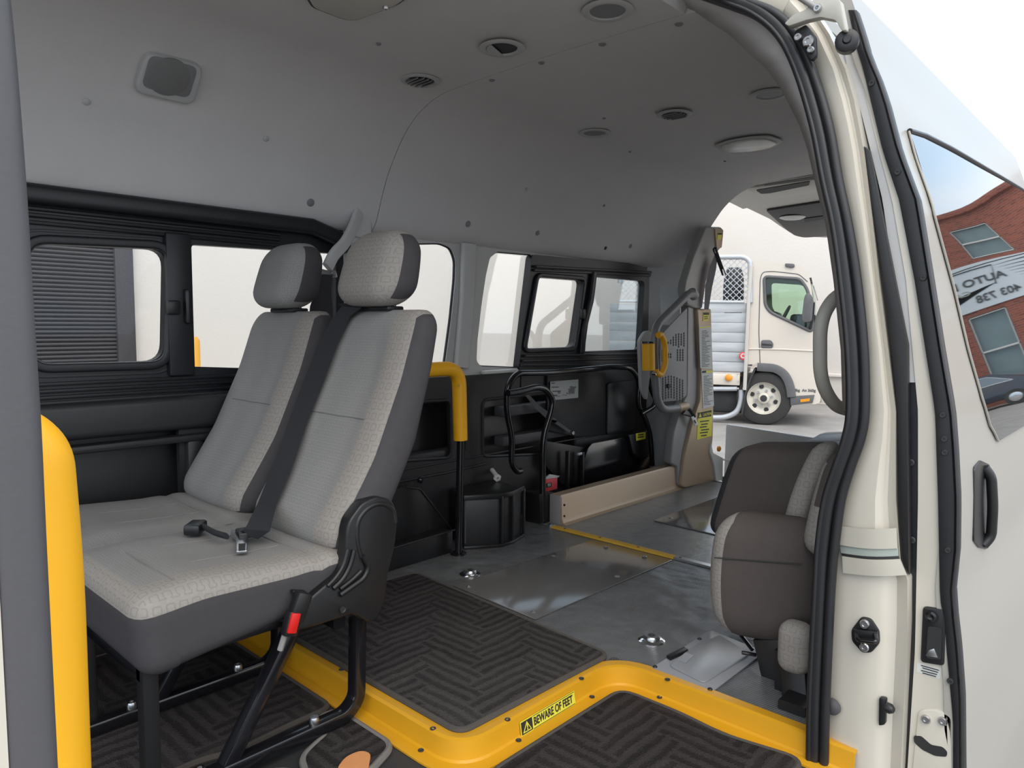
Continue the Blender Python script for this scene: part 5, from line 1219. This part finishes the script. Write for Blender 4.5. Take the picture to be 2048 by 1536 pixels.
box('chassis', (TX+.7, (y0+y1)/2, GZ+.55), (.9, y0-y1, .25), 'truck_dark', tr, .02); box('fuel_tank', K(200,1230,TX+.35), (.4,.7,.34), 'truck_dark', tr, .06)
wheel(Vector((TX+.16, y1+1.9, GZ+.385)), tr)
# headboard and side mesh frames
fr_ = tube('mesh_frame', kp_(((-615,330),(-615,150),(-600,138),(340,130),(385,165),(388,480)), TX-.02), .036, 'galv', tr, .12, 12); tube('mesh_frame', kp_(((-615,470),(340,476)), TX-.02), .022, 'galv', tr, 0, 8)
bml = bmesh.new()
ya, yb = K(-605,300).y, K(372,300).y; za, zc = K(300,474).z, K(300,140).z; H = zc-za; pit = .085
def bar(p, q):
    d = (q-p); L_ = d.length; rot_ = d.to_track_quat('X','Z').to_matrix(); bm_box(bml, (p+q)/2, (L_,.006,.010), rot_)
n = int((ya-yb+H)/pit)
for i in range(n+1):
    s = yb-H+i*pit
    for sg in (1, -1):
        # line y = s + t, z = za + t (or mirrored)
        t0_, t1_ = max(0, yb-s), min(H, ya-s)
        if t1_-t0_ < .02: continue
        if sg == 1: p, q = Vector((TX-.02, s+t0_, za+t0_)), Vector((TX-.02, s+t1_, za+t1_))
        else: p, q = Vector((TX-.012, s+t0_, zc-t0_)), Vector((TX-.012, s+t1_, zc-t1_))
        bar(p, q)
me_ = from_bm('mesh_infill', bml, 'galv', tr, 0); me_['kind'] = 'stuff'
st_ = thing('spare_tyre', 'black spare tyre carried behind the truck mesh', 'tyre', TP)
c = K(255,345,TX+.45)
lathe('tyre', [(.10,-.11), (.30,-.12), (.36,-.09), (.38,-.05), (.38,.05), (.36,.09), (.30,.12), (.10,.11)], Vector((c.x+.1, c.y, c.z-.12)), (0,1,0), 'tyre', st_, 36)
for k in range(-2, 3): lathe('tread_rib', [(.376,-.012), (.390,-.010), (.390,.010), (.376,.012)], Vector((c.x+.1, c.y+k*.042, c.z-.12)), (0,1,0), 'truck_dark', st_, 36)
for o in (tr, st_): o.rotation_euler.z = TR
# roller shutter and bollard seen through the far left window
WY = 8.2
p_r = PY(258,600,WY); p_l = Vector((-9, WY, 0))
sh = thing('roller_shutter', 'dark grey roller shutter door in the yard wall', 'shutter', (p_r.x-1.5, WY-.06, GZ))
ztop = 3.1; n = 88; verts = []; faces = []; xl, xr_ = -3.2, p_r.x-.14
prof_ = []
for i in range(n):
    z = GZ+(ztop-GZ)*i/n; hgt = (ztop-GZ)/n
    prof_ += [(0, z), (-.022, z+hgt*.25), (-.026, z+hgt*.5), (-.022, z+hgt*.75), (0, z+hgt*.96)]
slat = [(0,0), (-.022,.25), (-.026,.5), (-.022,.75), (0,.96)]
hgt = (ztop-GZ)/n
base_me = None
for i in range(n):
    z = GZ+hgt*i
    if base_me is None:
        vs2 = [(x, WY-.02+d, t*hgt) for x in (xl, xr_) for d, t in slat]; o = raw('slat', vs2, [(k,k+1,5+k+1,5+k) for k in range(4)], 'shutter', sh); base_me = o.data; o.location.z = z
    else:
        o = bpy.data.objects.new('slat', base_me); COL.objects.link(o); adopt(o, sh); o.location.z = z
box('guide', (p_r.x-.06, WY-.04, (ztop+GZ)/2), (.18,.08,ztop-GZ), 'shutter', sh, .01)
bd = thing('bollard', 'yellow safety bollard beside the roller shutter', 'bollard', PY(381,730,7.6)); bx_ = PY(382,672,7.6)
lathe('post', [(0,0), (.085,0), (.085,bx_.z-GZ-.05), (.06,bx_.z-GZ-.01), (0,bx_.z-GZ)], (bx_.x, 7.6, GZ), (0,0,1), 'bollard', bd, 20); lathe('base', [(0,0), (.14,0), (.14,.02), (0,.02)], (bx_.x, 7.6, GZ), (0,0,1), 'galv', bd, 20)
o = box('kerb', (6.5, 8.05, GZ+.25), (9,.25,.5), 'white_wall', None, .02); struct(o, 'low plinth along the foot of the yard wall', 'trim'); o.name = 'trim_7'

# ================================================================= STREET BEHIND THE CAMERA (seen in the door glass)
BX = 31.
def brick_building():
    b = thing('brick_building', 'red brick building with a pale banner, reflected in the door glass', 'building', (BX,-8,GZ))
    wins = [(-3.7,-2.0,5.4,6.9), (-6.4,-5.1,5.4,6.9), (-9.2,-8.0,5.4,6.9), (-4.7,-3.5,.5,3.2)]
    outer = [Vector((BX,2,GZ)), Vector((BX,-13,GZ)), Vector((BX,-13,7.6)), Vector((BX,2,7.6))]
    holes_ = [[Vector((BX,a,c)), Vector((BX,b_,c)), Vector((BX,b_,d)), Vector((BX,a,d))] for a, b_, c, d in wins]
    prism('wall', outer, (.3,0,0), 'brick', b, 0, holes_)
    box('parapet', (BX+.1,-5.5,7.7), (.5,15.2,.25), 'brick', b, .02)
    for a, b_, c, d in wins:
        w = prism('window', [Vector((BX+.15,a,c)), Vector((BX+.15,b_,c)), Vector((BX+.15,b_,d)), Vector((BX+.15,a,d))], (.02,0,0), 'window_grey', b)
        for p, q in (((a,c),(b_,c)), ((a,d),(b_,d)), ((a,c),(a,d)), ((b_,c),(b_,d)), ((a,(c+d)/2),(b_,(c+d)/2))):
            sweep('window_bar', [Vector((BX+.05,p[0],p[1])), Vector((BX+.05,q[0],q[1]))], rrect(.07,.10,.01,2), 'window_frame_white', w, up=(1,0,0))
    return b
bb = brick_building()
bn_ = thing('banner', 'pale banner with car workshop lettering on the brick building', 'banner', (BX-.1,-6,3.4))
bz0, bz1 = 3.4, 5.2
prism('sheet', [Vector((BX-.06,-1,bz0)), Vector((BX-.06,-11,bz0)), Vector((BX-.06,-11,bz1)), Vector((BX-.06,-1,bz1))], (.02,0,0), 'banner', bn_)
def btx(s, size, y, z, m='banner_ink', bold=.01, xs=1.6): text('lettering', s, size, (BX-.075,y,z), (0,-1,0), (0,0,1), m, bn_, ext=.004, bold=bold, xs=xs)
btx('AUTO DY', .40, -3.0, 4.45, bold=.012, xs=1.3); btx('CAR', .26, -4.3, 4.10, 'tape_green', .004); btx('403 738', .40, -2.8, 3.75, xs=1.1)
tube('logo_outline', [(BX-.07,-3.45,4.15), (BX-.07,-3.25,4.95), (BX-.07,-6.6,4.95)], .025, 'banner_ink', bn_, 0, 6)
for k in range(6): prism('logo_wing', [Vector((BX-.07,-3.2+k*.12,4.9-k*.13)), Vector((BX-.07,-1.3+k*.25,5.06-k*.18)), Vector((BX-.07,-1.4+k*.25,4.98-k*.18))], (.01,0,0), 'banner_ink', bn_)
prism('logo_wing', [Vector((BX-.07,-5.2,3.82)), Vector((BX-.07,-3.4,4.2)), Vector((BX-.07,-4.8,4.05)), Vector((BX-.07,-5.3,3.62)), Vector((BX-.07,-6.0,3.92))], (.01,0,0), 'banner_ink', bn_)
# dark blue car parked at the foot of the brick wall
cr = thing('parked_car', 'dark blue car parked by the brick building, reflected in the door glass', 'car', (BX-4,-5,GZ))
cx0 = BX-3.2
side = [(-7.3,.30),(-7.35,.75),(-6.9,.95),(-6.2,1.35),(-5.3,1.50),(-4.2,1.48),(-3.4,1.15),(-2.9,.95),(-2.75,.55),(-2.8,.30)]
pr_ = fillet([Vector((cx0, y, GZ+z)) for y, z in side], .15, 4, True); prism('body', pr_, (1.7,0,0), 'navy_paint', cr, .08)
wp = fillet([Vector((cx0-.01, y, GZ+z)) for y, z in ((-6.6,1.0),(-6.05,1.32),(-5.3,1.42),(-4.3,1.40),(-3.6,1.05))], .06, 3, True); prism('side_window', wp, (.03,0,0), 'door_glass', cr); sweep('window_trim', wp, circ(.018,6), 'chrome', cr, up=(1,0,0), closed=True)
for y in (-6.55, -3.65):
    lathe('tyre', [(.20,-.1), (.33,-.1), (.33,.1), (.20,.1)], (cx0+.06, y, GZ+.33), (-1,0,0), 'tyre', cr, 24)
    rm = lathe('rim', [(.21,0), (.21,.08), (.17,.09), (.05,.07), (0,.08)], (cx0+.06, y, GZ+.33), (-1,0,0), 'chrome', cr, 20)
pole = thing('power_line', 'thin black overhead wire in front of the brick building', 'wire', (BX-3,-10,4.8)); tube('wire', [(BX-3,4,4.9), (BX-3,-6,4.55), (BX-3,-22,4.7)], .022, 'ink', pole, 0, 6)
gt = thing('gate_post', 'dark steel gate beside the parked car', 'gate', (BX-1,-9,GZ))
for k in range(6): box('bar', (BX-1.2, -8.6-k*.22, GZ+1.1), (.06,.06,2.2), 'truck_dark', gt, .005)
box('rail', (BX-1.2,-9.15,GZ+2.1), (.06,1.3,.08), 'truck_dark', gt, .005)
